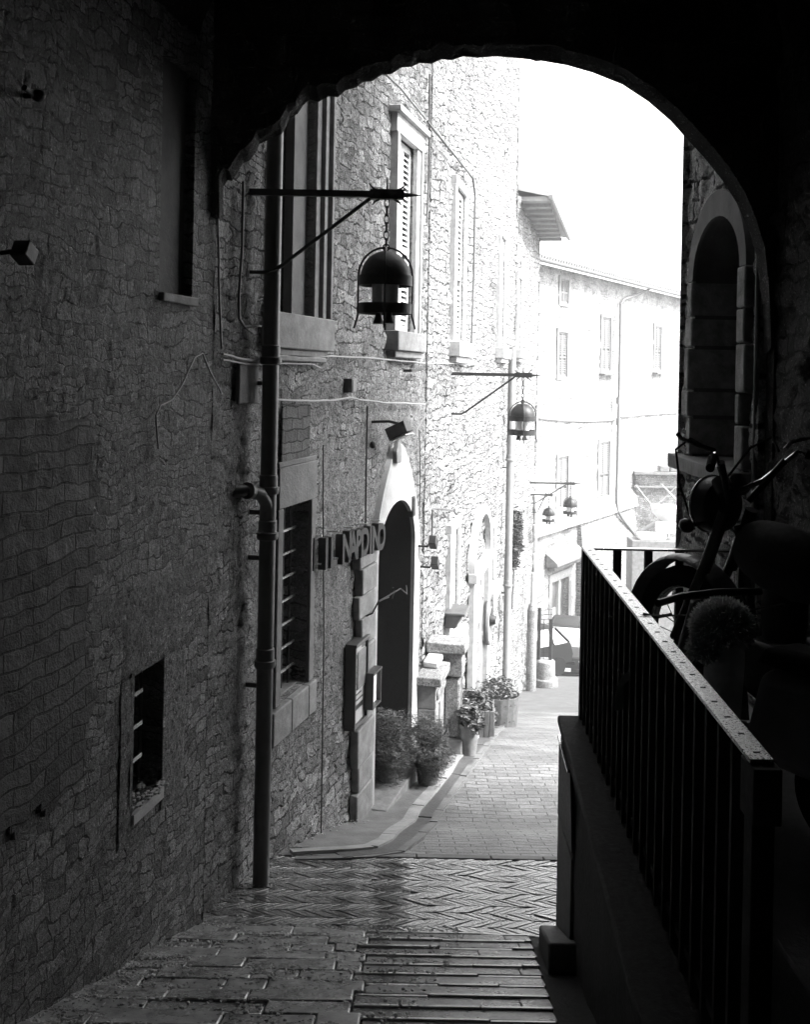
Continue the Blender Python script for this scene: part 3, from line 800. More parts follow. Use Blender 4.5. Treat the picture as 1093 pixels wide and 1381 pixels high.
# lettering
SG = thing('restaurant_lettering', 'row of dark metal box letters standing off the wall before the arched door', 'sign', frame=FA)
txt = 'IL NARDINO'; q0, zt0 = FA.hit(431, 745, .08); q1, zt1 = FA.hit(514, 720, .08)
dg = bpy.context.evaluated_depsgraph_get
chars = [c for c in txt]; stepq = (q1 - q0) / len(chars)
for i, ch in enumerate(chars):
    if ch == ' ': continue
    cu = bpy.data.curves.new('letter', 'FONT'); cu.body = ch; cu.size = .33; cu.extrude = .032; cu.align_x = 'CENTER'; cu.offset = .012
    to = bpy.data.objects.new('tmp', cu); C.objects.link(to); bpy.context.view_layer.update()
    me = bpy.data.meshes.new_from_object(to.evaluated_get(dg())); bpy.data.objects.remove(to); me.name = 'letter'
    me.materials.clear(); me.materials.append(M['ironb'])
    lo_ = bpy.data.objects.new('letter', me); C.objects.link(lo_); lo_.parent = SG
    lo_.rotation_euler = (rad(90), 0, 0)
    t = (i + .5) / len(chars); lo_.location = (q0 + stepq * (i + .5), -.08, zt0 + (zt1 - zt0) * t - .13)
mb = MB(); mb.tube([(q0 - .05, -.08, zt0 + .13), (q0 - .13, -.08, zt0 + .13), (q0 - .13, -.08, zt0 - .12), (q0 - .05, -.08, zt0 - .12)], .008, 6); mb.build('end_bracket', M['iron'], SG)
for i in range(5):
    mb = MB(); q = q0 + (q1 - q0) * i / 4.2 + .05; zc = zt0 + (zt1 - zt0) * i / 4.2; mb.tube([(q, .01, zc + .12), (q, -.08, zc + .125)], .008, 6); mb.build('standoff', M['ironw'], SG); mb = MB(); mb.tube([(q, .01, zc - .1), (q, -.08, zc - .1)], .008, 6); mb.build('standoff', M['ironw'], SG)

# drainpipe 1
def pipe(name, label, fr, top, bot, r, mat, off, joints, zt=None):
    t = thing(name, label, 'drainpipe', frame=fr)
    q, z1 = fr.hit(bot[0], bot[1], off); q2, z2 = fr.hit(top[0], top[1], off); qm = (q + q2) / 2
    z2 = z2 if zt is None else zt
    mb = MB(); mb.tube([(qm, -off, z1), (qm, -off, z2)], r, 18); mb.build('tube', mat, t)
    for py in joints:
        z = fr.hit((top[0] + bot[0]) / 2, py, off)[1]
        mb = MB(); mb.lathe([(r, 0), (r * 1.22, .004), (r * 1.32, .02), (r * 1.32, .05), (r * 1.12, .055), (r * 1.12, .13), (r, .135)], (qm, -off, z - .06), 18); mb.build('collar', mat, t)
        mb = MB(); mb.box(qm - .012, qm + .012, -off + r, .02, z - .2, z - .17); mb.build('clamp', mat, t)
    return t, qm
P1, pq = pipe('drainpipe', 'thick black drainpipe from the arch down to the landing', FA, (371, 200), (351, 1212), .056, M['pipe'], .12, (480, 655, 716, 886), 4.4)
z = FA.hit(356, 700, .12)[1]; q, zz = FA.hit(333, 668, .1)
mb = MB(); mb.tube([(pq, -.12, z), (pq - .03, -.12, z + .10), (pq - .09, -.10, z + .17), (pq - .2, -.04, z + .2), (pq - .25, .03, z + .2)], .045, 12); mb.lathe([(.056, 0), (.056, .05)], (0, 0, 0), 14, Matrix.Translation((pq - .17, -.06, z + .195)) @ Matrix.Rotation(rad(-80), 4, 'Y')); mb.build('branch_elbow', M['pipe'], P1)
mb = MB(); p = G(352, 1217); 
P2, pq2 = pipe('downpipe', 'pale vertical drainpipe between the houses lower down the alley', FB, (688, 500), (685, 950), .075, M['pipel'], .14, (620, 785), FB.hit(688, 470)[1])

# cables
cable('pale double cable strung under the big window sill', FA, [(300, 478), (320, 483), (345, 486), (375, 478), (395, 482), (420, 483), (440, 480), (500, 483), (560, 488), (574, 490)], .009, M['cable'], .05)
cable('pale lower cable running behind the drainpipe', FA, [(300, 486), (345, 492), (378, 490), (420, 491), (432, 496)], .007, M['cable'], .04)
cable('pale cable sagging past the small junction box', FA, [(372, 539), (420, 541), (450, 540), (472, 536), (486, 539), (520, 543), (572, 545)], .009, M['cable'], .05)
cable('long thin pale cable crossing the bright lower houses', FB, [(576, 490), (600, 490), (640, 492)], .007, M['cable'], .05)
cable('black vertical cable beside the doorway pier', FA, [(496, 548), (494, 640), (493, 760), (491, 900), (488, 980)], .009, M['cabled'], .02, wob=.001)
cable('black thin cable left of the notice board reaching the ground', FA, [(436, 600), (436, 700), (437, 860), (435, 1000), (433, 1140)], .006, M['cabled'], .02, wob=.003)
cable('black cable looping down left of the drainpipe', FA, [(328, 245), (327, 330), (322, 400), (323, 430), (330, 440), (352, 440)], .009, M['cabled'], .03)
cable('dark wire dropping from the ledge past the floodlight', FA, [(566, 580), (567, 640), (566, 700)], .006, M['cabled'], .02)
cable('thin line following the ledge above the shuttered windows', FA, [(513, 92), (540, 118), (574, 160)], .012, M['stone_t'], .06)
cable('thin line continuing along the ledge and dropping down the pale facade', FB, [(577, 164), (610, 205), (638, 240), (641, 262), (639, 380), (636, 470)], .014, M['gutter'], .06)
cable('vertical wire on the seam of the pale facade', FB, [(580, 100), (580, 160), (579, 245), (576, 300)], .012, M['gutter'], .03)

# small wall fixtures
def wbox(name, label, cat, px, py, sx, sy, sz, mat, fr=FA, extra=None):
    q, z = fr.hit(px, py, sy)
    t = thing(name, label, cat, frame=fr)
    mb = MB(); mb.box(q - sx / 2, q + sx / 2, -sy, 0.02, z - sz / 2, z + sz / 2); mb.build('housing', mat, t, bevel=.006)
    mb = MB(); mb.box(q - sx * .4, q + sx * .4, -sy - .006, -sy - .001, z - sz * .42, z + sz * .42); mb.build('cover', mat, t, bevel=.002)
    return t
wbox('junction_box', 'small dark junction box above the lower cable', 'junction box', 478, 520, .13, .07, .12, M['pipe'])
nb = thing('notice_case', 'tall framed menu case on the stone pier by the door', 'notice board', frame=FA)
a, b, c, d = rect(FA, 481, 496, 868, 972, .1)
mb = MB(); dpt = .1
mb.box(a - .03, a, -dpt, 0, c, d); mb.box(b, b + .03, -dpt, 0, c, d); mb.box(a - .04, b + .04, -dpt - .01, 0, d, d + .03); mb.box(a - .03, b + .03, -dpt, 0, c - .03, c); mb.build('case', M['pipe'], nb, bevel=.004)
mb = MB(); mb.box(a, b, -.07, -.05, c, d); mb.build('menu_sheet', M['paper'], nb)
mb = MB(); mb.box(a + .05, b - .05, -.076, -.071, c + .12, c + .16); mb.box(a + .06, b - .08, -.076, -.071, d - .12, d - .09)
for i in range(7): mb.box(a + .04, b - .05 - .03 * (i % 3), -.076, -.071, d - .2 - .05 * i, d - .19 - .05 * i)
mb.build('printed_lines', M['iron'], nb)
nc = thing('menu_frame', 'narrow small menu frame on the door jamb', 'notice board', frame=FA)
a, b, c, d = rect(FA, 495, 502, 908, 950, .1); mb = MB(); mb.box(a, a + .02, -.16, -.09, c, d); mb.box(b + .08, b + .1, -.16, -.09, c, d); mb.box(a, b + .1, -.165, -.09, d, d + .02); mb.box(a, b + .1, -.16, -.09, c - .02, c); mb.build('case', M['pipe'], nc)
mb = MB(); mb.box(a + .02, b + .08, -.12, -.1, c, d); mb.build('menu_sheet', M['white'], nc)
fl = thing('wall_floodlight', 'angular floodlight on an arm above the arched door', 'floodlight', frame=FA)
q, z = FA.hit(545, 573, .3)
mb = MB(); mb.tube([(q - .05, .02, z + .02), (q - .02, -.16, z + .03), (q, -.3, z)], .014, 8); mb.build('arm', M['iron'], fl)
Mx = Matrix.Translation((q + .06, -.3, z - .0)) @ Matrix.Rotation(rad(-25), 4, 'X')
mb = MB(); mb.hexa([(-.12, -.02, -.07), (.12, -.02, -.07), (-.17, .16, -.09), (.17, .16, -.09), (-.09, -.02, .04), (.09, -.02, .04), (-.17, .16, .03), (.17, .16, .03)], Mx); mb.build('housing', M['iron'], fl, bevel=.006)
mb = MB(); mb.box(-.15, .15, .0, .15, -.1, -.088, Mx); mb.build('lens', M['paper'], fl)
def spot(px, py, fr, label):
    t = thing('spotlight', label, 'spotlight', frame=fr); q, z = fr.hit(px, py, .12)
    mb = MB(); mb.tube([(q, .02, z), (q, -.12, z), (q + .05, -.14, z + .03)], .012, 6); mb.build('arm', M['iron'], t)
    mb = MB(); mb.box(-.07, .07, -.04, .04, -.05, .05, Matrix.Translation((q + .06, -.17, z + .04)) @ Matrix.Rotation(.6, 4, 'Y')); mb.build('housing', M['iron'], t, bevel=.005)
spot(577, 737, FB, 'upper black spotlight on the pale wall right of the door')
spot(580, 765, FB, 'lower black spotlight with dangling arm right of the door')
q, z = FA.hit(555, 500, .02); mb = MB(); mb.tube([(q - .25, .0, z), (q - .24, -.08, z), (q + .2, -.08, z + .02)], .014, 6); o = mb.build('iron_rod', M['iron']); FA.place(o); tag(o, 'thin iron rod projecting along the wall below the second sill', 'rod')
wbox('alarm_box', 'small dark box at the right shoulder of the doorway', 'alarm box', 559, 683, .1, .06, .22, M['iron'], FA)
q, z = FA.hit(503, 600, .03); mb = MB(); mb.ell((q, -.03, z), (.035, .03, .035)); mb.build('wall_knob', M['iron'], HA)
q, z = FA.hit(478, 815, .05)
# wrought iron sprig by the door
mb = MB(); q, z = FA.hit(500, 815, .1)
mb.tube([(q, 0, z - .14), (q + .0, -.12, z - .08), (q + .05, -.16, z + .02), (q + .25, -.2, z + .02)], .008, 6); mb.tube([(q + .05, -.16, z + .02), (q + .3, -.3, z + .1), (q + .45, -.32, z + .02), (q + .5, -.3, z + .09)], .008, 6); mb.tube([(q + .25, -.25, z + .07), (q + .3, -.22, z + .0), (q + .22, -.25, z + .12)], .007, 6)
o = mb.build('iron_sprig', M['iron']); FA.place(o); tag(o, 'bent wrought iron sprig sticking out before the dark doorway', 'ironwork')
cable('angled conduit above the slim lower shutter', FB, [(583, 725), (584, 688), (590, 686), (612, 688), (616, 694)], .012, M['gutter'], .06)

# ================================================================== HOUSES B
def winB(house, fr, r, mat=None, frame=M['stone_w'], slats=26, sill=True, fw=.12, proud=.04, shutmat=None, leaf=2, sh=.2):
    a, b, c, d = r; mb = MB(); frame_box(mb, a, b, c, d, fw, -proud, .08, fw, False); fo = mb.build('window', frame, house, bevel=.006)
    if sill:
        mb = MB(); mb.box(a - .25, b + .25, -.15, .08, c - sh, c - .002); mb.box(a - .2, b + .2, -.1, .05, c - sh - .08, c - sh - .002); mb.build('sill', frame, fo, bevel=.01)
    pane(fo, a, b, c, d, .1); shutters(fo, a, b, c, d, .02, shutmat or M['shut'], slats, leaf)
    return fo
HB = thing('pale_house', 'tall pale stone house with louvred shutters beyond the arched door', 'house', frame=FB)
q1 = FB.q_at(22.8)
b1 = rect(FB, 612, 625, 255, 462); b2 = rect(FB, 673, 680, 318, 470); b3 = rect(FB, 606, 616, 715, 852); b4 = rect(FB, 659, 666, 712, 788)
b5 = rect(FB, 682, 688, 80, 140); 
hs = [(r[0], r[1], r[2], r[3], .14) for r in (b1, b2, b3, b4)]
mb = MB(); wall(mb, 0.0, q1, -8.5, 9.0, .075, hs, .06, (.36, .2), 6.0, back=(.3, 6.0)); mb.build('wall', M['houseB'], HB, smooth=60)
winB(HB, FB, b1); winB(HB, FB, b2); winB(HB, FB, b3, slats=38); winB(HB, FB, b4, slats=26)
mb = MB(); zc = FB.hit(600, 193)[1]; mb.box(0, q1, -.1, 0, zc - .08, zc + .04) if False else None
# carved stone doorway further down
mb = MB(); a, b, c, d = rect(FB, 634, 648, 690, 920)
a = FB.hit(632, 800)[0]; b = FB.hit(652, 800)[0]; c = gz(FB.world(a).y) - .1; d = FB.hit(640, 700)[1]
mb.box(a, a + .28, -.1, 0, c, d - .9); mb.box(b, b + .28, -.1, 0, c, d - .9); mb.box(a - .06, b + .34, -.14, 0, d - .9, d - .75); mb.box(a - .06, a + .34, -.16, 0, c, c + .4)
dq = mb.build('doorway', M['stone_w'], HB, bevel=.01)
mb = MB(); mb.box(a + .28, b, -.02, .0, c, d - .9); mb.build('door', M['plaster'], dq)
mb = MB(); P = arch_pts(a + .1, b + .2, d - .75, d - .6, d, 12); Q = arch_pts(a - .04, b + .34, d - .75, d - .6, d + .14, 12); ring(mb, P, Q, -.1, .0); mb.build('arch_moulding', M['stone_w'], dq)
# lower house
HC = thing('lower_house', 'lower pale house with projecting timber eaves at the end of the row', 'house', frame=FB)
q2 = FB.q_at(30.4); qm = FB.q_at(22.82)
c1 = rect(FB, 697.5, 702.5, 374, 472)
mb = MB(); zroof = FB.hit(697, 256)[1]; wall(mb, qm, q2, -9.6, zroof, .1, [(c1[0], c1[1], c1[2], c1[3], .14)], .07, (.4, .24), 8.0, back=(.3, 5.5)); mb.build('wall', M['houseB'], HC, smooth=60)
winB(HC, FB, c1, slats=24)
mb = MB(); zr = zroof
mb.hexa([(qm + .6, -.66, zr - .0), (q2 + .2, -.8, zr - .0), (qm + .6, 5, zr + 1.2), (q2 + .2, 5, zr + 1.2), (qm + .6, -.66, zr + .12), (q2 + .2, -.8, zr + .12), (qm + .6, 5, zr + 1.35), (q2 + .2, 5, zr + 1.35)])
rf = mb.build('roof', M['roof'], HC)
for i in range(9):
    q = qm + .7 + (q2 - qm - .6) * i / 8; mb = MB(); mb.box(q - .05, q + .05, -.64, .1, zr - .09, zr - .01); mb.build('rafter', M['soffit'], rf)
mb = MB(); mb.box(qm + .62, q2 + .18, -.62, 0, zr - .015, zr - .004); mb.build('soffit', M['soffit'], rf)
mb = MB(); mb.tube([(qm + .55, -.7, zr - .02), (q2 + .2, -.84, zr - .02)], .055, 10); mb.build('gutter', M['pipel'], rf)
mb = MB(); a = FB.hit(705, 780)[0]; 
for k in range(14):
    z = -9.4 + .42 * k; w_ = .5 if k % 2 else .34; mb.box(q2 - w_, q2 + .02, -.09, 0, z + .006, z + .414)
mb.build('quoins', M['stone_w'], HC, bevel=.02)

# ================================================================== lanterns
def lantern(fr, base, bar_len, sc, label, brace=True, simple=False, yaw=0.0):
    q, z = fr.hit(base[0], base[1]); w = fr.world(q)
    t = thing('wall_lantern', label, 'lantern', (w.x, w.y, z), 0, 'dome lanterns on wall brackets')
    L_ = bar_len; hx = L_ * .8; s = sc
    Mi = M['iron']
    mb = MB(); mb.box(-.12, hx - .1 * s, -.02 * s, .02 * s, -.022 * s, .022 * s)
    mb.tube([(hx + .1 * s, 0, 0), (L_, 0, 0)], [.022 * s, .003], 8); mb.box(hx - .12 * s, hx + .12 * s, -.03 * s, .03 * s, -.034 * s, .034 * s)
    mb.tube([(hx, 0, 0), (hx, 0, .12 * s)], [.01 * s, .003], 6)
    for sx in (-1, 1):
        mb.tube([(hx + sx * .07 * s, 0, .03 * s), (hx + sx * .1 * s, .03 * s, .05 * s), (hx + sx * .13 * s, .05 * s, .085 * s)], [.01 * s, .008 * s, .004 * s], 6)
        mb.tube([(hx + sx * .05 * s, 0, -.03 * s), (hx + sx * .09 * s, -.03 * s, -.06 * s), (hx + sx * .1 * s, -.04 * s, -.08 * s)], [.01 * s, .008 * s, .004 * s], 6)
    mb.build('bracket_bar', Mi, t)
    if brace:
        mb = MB(); mb.tube([(-.1, 0, -.56 * s), (.12 * s, 0, -.56 * s), (.18 * s, 0, -.535 * s), (hx - .12 * s, 0, -.03 * s)], .014 * s, 8); mb.build('brace', Mi, t)
    mb = MB(); zc = -.03 * s; top = -.37 * s; nl_ = 6
    for i in range(nl_):
        z0 = zc - (i + .5) * (-(top - zc)) / nl_; rr = Matrix.Translation((hx, 0, z0)) @ Matrix.Rotation(rad(90 * (i % 2)), 4, 'Z') @ Matrix.Rotation(rad(90), 4, 'X') @ Matrix.Diagonal((.55, 1.05, 1, 1))
        mb.torus((0, 0, 0), .03 * s, .008 * s, 12, 6, rr)
    mb.build('chain', Mi, t)
    R_ = .175 * s
    mb = MB(); prof = [(.012 * s, .0)]
    for i in range(0, 9):
        a = math.pi / 2 * i / 8; prof.append((max(.012 * s, R_ * math.sin(a)), -R_ * 1.02 * (1 - math.cos(a)) - .005 * s))
    prof.append((R_ * .97, prof[-1][1])); inner_ = [(p[0] * .96, p[1] - .006 * s) for p in reversed(prof[:-1])]
    mb.lathe(prof + inner_, (hx, 0, top - .02 * s), 28, caps=False); dm = mb.build('dome', Mi, t)
    mb = MB(); mb.torus((hx, 0, top - .0 * s), .022 * s, .006 * s, 12, 6, Matrix.Translation((hx, 0, top)) @ Matrix.Rotation(rad(90), 4, 'X') @ Matrix.Translation((-hx, 0, -top))); mb.build('hook_ring', Mi, dm)
    zr1 = top - .235 * s; zr2 = top - .43 * s; R2 = .19 * s
    for zz in (zr1, zr2):
        mb = MB(); mb.lathe([(R2, -.036 * s), (R2, .036 * s), (R2 - .012 * s, .036 * s), (R2 - .012 * s, -.036 * s), (R2, -.036 * s)], (hx, 0, zz), 28, caps=False); mb.box(hx - R2, hx + R2, -.012 * s, .012 * s, zz - .02 * s, zz + .02 * s); mb.build('hoop', Mi, t)
    for k in range(4):
        a = math.pi / 2 * k; P = []
        for i in range(7):
            b = math.pi / 2 * i / 6; P.append((hx + R2 * 1.0 * math.sin(b) * math.cos(a), R2 * math.sin(b) * math.sin(a), top + .0 - (zr1 - top) * 0 - (1 - math.cos(b)) * .2 * s))
        P += [(hx + R2 * math.cos(a), R2 * math.sin(a), zr2), (hx + R2 * 1.0 * math.cos(a), R2 * math.sin(a), zr2 - .05 * s), (hx + R2 * 1.13 * math.cos(a), R2 * 1.13 * math.sin(a), zr2 - .14 * s)]
        mb = MB(); mb.tube(P, .0075 * s, 6); mb.build('cage_rod', Mi, t)
    for k, (dx, dy) in enumerate(((-.045, .02), (.03, -.05))):
        mb = MB(); mb.lathe([(.045 * s, 0), (.05 * s, .02 * s), (.05 * s, .16 * s), (.03 * s, .175 * s)], (hx + dx * s + (.015 * s if k else -.0), dy * s, zr2 + .03 * s), 16); mb.build('lamp_glass', M['opal'], t)
        mb = MB(); mb.lathe([(.046 * s, -.105 * s), (.04 * s, -.1 * s), (.022 * s, -.05 * s), (.02 * s, .02 * s)], (hx + dx * s, dy * s, zr2 - .0 * s), 16); mb.build('flared_foot', Mi, t)
    mb = MB(); mb.tube([(hx - .035 * s, 0, zr1), (hx - .035 * s, 0, zr2)], .017 * s, 8); mb.build('centre_post', Mi, t)
    return t
lantern(FA, (341, 259), 1.13, .96, 'large black dome lantern hanging in front of the nearest shutter')
lantern(FB, (611, 504), 1.17, .95, 'mid-distance dome lantern beside the tall pale downpipe')
lantern(FB, (716, 651), 1.38, 1.0, 'far dome lantern before the grey far shutter, on the longer bar')
l4 = lantern(FB, (718, 667), .6, .9, 'far lantern on the short bar just below and left of the farthest long one')

# ================================================================== stone counter, tubs, plants
def leaves(mb, c, r, n, s, flat=.6, seed=0, top=False, stem=None):
    rnd = random.Random(seed)
    for i in range(n):
        while True:
            p = Vector((rnd.uniform(-1, 1), rnd.uniform(-1, 1), rnd.uniform(-1, 1)))
            if p.length < 1: break
        if rnd.random() < .6: p = p.normalized() * rnd.uniform(.75, 1.08)
        p = Vector((p.x * r[0], p.y * r[1], p.z * r[2])); k = 1 + .6 * fbm(p.x * 5 + c[0], p.y * 5, p.z * 5, 2); p *= k
        m_ = Matrix.Translation(Vector(c) + p) @ Matrix.Rotation(rnd.uniform(0, 6.28), 4, 'Z') @ Matrix.Rotation(rnd.uniform(-1.2, 1.2), 4, 'X') @ Matrix.Rotation(rnd.uniform(-.6, .6), 4, 'Y')
        q = s * rnd.uniform(.6, 1.3)
        mb.add([(-q, 0, 0), (0, -q * flat * .5, q * .12), (q, 0, 0), (0, q * flat * .5, q * .12)], [(0, 1, 2, 3)], m_)
def potplant(name, label, base, pr, ph, fr_, n, s, mat=M['leaf'], cat='potted plant', group=None, flat=.3, seed=1, pot=M['terra']):
    t = thing(name, label, cat, base, 0, group)
    mb = MB(); mb.lathe([(pr * .72, 0), (pr * .78, .02), (pr * .98, ph * .86), (pr * 1.08, ph * .87), (pr * 1.08, ph), (pr * .95, ph), (pr * .9, ph * .9)], (0, 0, 0), 20); mb.build('pot', pot, t)
    mb = MB(); leaves(mb, (0, 0, ph + fr_[2] * .55), fr_, n, s, flat, seed); mb.build('foliage', mat, t, smooth=0, fix=False)
    mb = MB()
    rnd = random.Random(seed)
    for i in range(12):
        a = rnd.uniform(0, 6.28); mb.tube([(0, 0, ph * .8), (math.cos(a) * fr_[0] * .4, math.sin(a) * fr_[1] * .4, ph + fr_[2] * .7), (math.cos(a) * fr_[0] * .8, math.sin(a) * fr_[1] * .8, ph + fr_[2] * 1.2)], .006, 5)
    mb.build('stem', M['wood'], t)
    return t
pb = atz(523, 1052, dz0)
potplant('potted_bush', 'dark feathery bush on the doorstep, nearer the doorway', (pb.x, pb.y, dz0), .13, .2, (.24, .26, .32), 15000, .027, flat=.16, seed=3, group='feathery bushes by the door')
g1 = at(577, 1060, 10.7)
potplant('potted_bush', 'larger feathery bush standing lower in front of the stone counter', (g1.x, g1.y, gz(g1.y) + .02), .13, .24, (.25, .26, .28), 15000, .027, flat=.16, seed=8, group='feathery bushes by the door')
# carved stone counter
SC = thing('stone_counter', 'carved pale stone fireplace surround standing like a counter against the wall', 'fireplace surround', frame=FB)
ca = FB.q_at(11.45); cb = FB.hit(616, 890, .45)[0]; ct = FB.hit(585, 893, .3)[1]; cz = gz(FB.world(ca).y) - .05
qn = FB.hit(603, 890, .25)[0]; e2 = FB.hit(629, 880, .42)[0]; L1 = qn - ca; print('COUNTER', ca, qn, e2, FB.world(ca), FB.world(qn), FB.world(e2)); dpt = .25; ct1 = at(567, 913, 11.4).z
c_lo = gz(FB.world(cb).y)
mb = MB(); mb.box(ca - .05, ca + L1 + .02, -dpt - .04, 0, ct1 - .1, ct1); mb.build('top_slab', M['stone_m'], SC, bevel=.012)
mb = MB(); mb.box(ca, ca + L1 - .02, -dpt + .02, 0, ct1 - .36, ct1 - .104); mb.build('frieze', M['stone_t'], SC, bevel=.01)
mb = MB()
for i in range(22): 
    q = ca + .05 + (L1 - .12) * i / 21; mb.ell((q, -dpt + .01, ct1 - .22), (.024, .02, .055), 6, 5)
mb.build('carved_relief', M['stone_m'], SC)
mb = MB(); mb.box(ca, ca + .24, -dpt + .02, 0, cz - .4, ct1 - .362); mb.build('jamb', M['stone_t'], SC, bevel=.012)
mb = MB(); mb.box(ca + L1 - .26, ca + L1 - .02, -dpt + .02, 0, cz - .6, ct1 - .362); mb.build('jamb', M['stone_t'], SC, bevel=.012)
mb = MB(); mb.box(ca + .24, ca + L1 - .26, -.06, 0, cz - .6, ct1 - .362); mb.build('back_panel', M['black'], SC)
SC2 = thing('tall_surround', 'second stone fireplace surround with a plain column, farther down the pavement', 'fireplace surround', frame=FB)
c2 = qn + .08; ct2 = FB.hit(612, 886, .4)[1]; L2 = e2 - c2
mb = MB(); mb.box(c2 - .06, c2 + L2, -.46, 0, ct2 - .12, ct2); mb.build('top_slab', M['stone_m'], SC2, bevel=.012)
mb = MB(); mb.box(c2, c2 + L2 - .06, -.42, -.0, ct2 - .4, ct2 - .124); mb.build('frieze', M['stone_m'], SC2, bevel=.012)
for k in (0, 1):
    q = c2 + .12 + (L2 - .34) * k; zb_ = gz(FB.world(q).y)
    mb = MB(); mb.box(q - .1, q + .14, -.4, -.2, zb_ + .25, ct2 - .402); mb.build('column', M['stone_m'], SC2, bevel=.03)
    mb = MB(); mb.box(q - .15, q + .19, -.45, -.15, zb_ - .1, zb_ + .25); mb.build('column_base', M['stone_t'], SC2, bevel=.03)
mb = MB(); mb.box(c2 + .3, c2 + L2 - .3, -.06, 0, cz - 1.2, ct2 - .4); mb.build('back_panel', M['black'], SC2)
mb = MB(); q, z = FB.hit(600, 866, .2); mb.box(ca + .3, ca + .9, -.2, -.02, ct1 + .003, ct1 + .08); mb.box(ca + .9, ca + 1.3, -.2, -.02, ct1 + .003, ct1 + .12)
o = mb.build('stone_block', M['stone_w'], bevel=.02); FB.place(o); tag(o, 'stepped pale stone blocks lying on top of the carved counter', 'stone block')
# wooden planters
def tub(name, label, base, w, h, square, seed, leafc=900):
    t = thing(name, label, 'planter', base, random.uniform(-.2, .2), 'planters on the pavement')
    if square:
        mb = MB(); n = 7
        for sx in range(n):
            x = -w + 2 * w * sx / n; mb.box(x + .004, x + 2 * w / n - .004, -w, -w + .03, 0, h); mb.box(x + .004, x + 2 * w / n - .004, w - .03, w, 0, h)
            mb.box(-w, -w + .03, x + .004, x + 2 * w / n - .004, 0, h - .01); mb.box(w - .03, w, x + .004, x + 2 * w / n - .004, 0, h - .01)
        mb.box(-w + .03, w - .03, -w + .03, w - .03, .02, h - .06)
    else:
        mb = MB(); n = 18
        for k in range(n):
            a = 2 * math.pi * k / n; m_ = Matrix.Rotation(a, 4, 'Z')
            mb.hexa([(w * .82, -w * .15, 0), (w * .86, -w * .15, 0), (w * .82, w * .15, 0), (w * .86, w * .15, 0), (w * .96, -w * .17, h), (w, -w * .17, h), (w * .96, w * .17, h), (w, w * .17, h)], m_)
        mb.lathe([(w * .8, .05), (w * .9, h - .06)], (0, 0, 0), 18)
    mb.build('box', M['tub'], t, bevel=.004)
    if not square:
        for zz in (.12, h - .12):
            mb = MB(); r_ = w * (.87 + .14 * zz / h); mb.lathe([(r_, 0), (r_, .03), (r_ - .02, .03), (r_ - .02, 0), (r_, 0)], (0, 0, zz), 24, caps=False); mb.build('hoop', M['iron'], t)
    mb = MB(); leaves(mb, (0, 0, h + .06), (w * .85, w * .85, .16), leafc, .045, .7, seed); mb.build('foliage', M['leafl'], t, smooth=0, fix=False)
    return t
def onwall(D, off): return Vector((xB(D) + off, D, gz(D) + .02))
g2 = onwall(14.3, .33); tub('planter', 'square wooden planter box with low flowers, nearer of the two', tuple(g2), .25, .4, True, 5)
g3 = onwall(16.6, .42); tub('planter', 'round barrel planter of pale staves beside the pale downpipe', tuple(g3), .33, .5, False, 6)
g4 = onwall(12.1, .52); potplant('flower_pot', 'slim tall pot with broad leaves at the foot of the stone surround', tuple(g4), .11, .36, (.15, .15, .14), 420, .05, M['leafl'], 'flower pot', None, .8, 12, M['stone_t'])
g5 = onwall(15.3, .28); potplant('low_pot', 'low bowl of small leaves tucked behind the square planter', tuple(g5), .16, .2, (.25, .25, .18), 600, .04, M['leafl'], 'flower pot', None, .7, 14, M['terra'])
# climbing plant by the downpipe
q, z = FB.hit(697, 725, .1); t = thing('climbing_plant', 'dark ivy clump growing on the wall right of the pale downpipe', 'ivy', frame=FB)
mb = MB(); leaves(mb, (q, -.1, z), (.3, .12, .6), 1700, .07, .7, 21); mb.build('foliage', M['leaf'], t, smooth=0, fix=False)
mb = MB(); mb.tube([(q, -.03, z - 1.6), (q + .05, -.05, z - .8), (q, -.08, z + .3)], .02, 6); mb.build('stem', M['wood'], t)
# wheel on the wall, shelf with urn
q, z = FB.hit(661, 836, .1); t = thing('cart_wheel', 'old spoked cart wheel hung on the pale wall beside the downpipe', 'wheel', frame=FB)
Rr = abs(FB.hit(661, 804, .1)[1] - FB.hit(661, 868, .1)[1]) / 2; Mx = Matrix.Translation((q, -.08, z)) @ Matrix.Rotation(rad(90), 4, 'X')
mb = MB(); mb.torus((0, 0, 0), Rr * .93, .045, 36, 8, Mx); mb.build('rim', M['wood'], t)
for k in range(10):
    a = math.pi * 2 * k / 10; mb = MB(); mb.tube([(math.cos(a) * .08, math.sin(a) * .08, 0), (math.cos(a) * Rr * .92, math.sin(a) * Rr * .92, 0)], .02, 6, Mx); mb.build('spoke', M['wood'], t)
mb = MB(); mb.lathe([(.1, -.08), (.12, 0), (.07, .12)], (0, 0, 0), 14, Mx); mb.build('hub', M['iron'], t)
q, z = FB.hit(629, 832, .25); t = thing('wall_trough', 'dark stone trough bracketed on the wall left of the cart wheel', 'trough', frame=FB)
mb = MB(); mb.hexa([(q - .2, -.14, z - .12), (q + .2, -.14, z - .12), (q - .2, 0, z - .12), (q + .2, 0, z - .12), (q - .25, -.24, z + .06), (q + .25, -.24, z + .06), (q - .25, 0, z + .06), (q + .25, 0, z + .06)]); mb.build('basin', M['shutd'], t, bevel=.02)
mb = MB(); mb.box(q - .28, q + .28, -.27, 0, z + .062, z + .1); mb.build('rim', M['gutter'], t, bevel=.01)

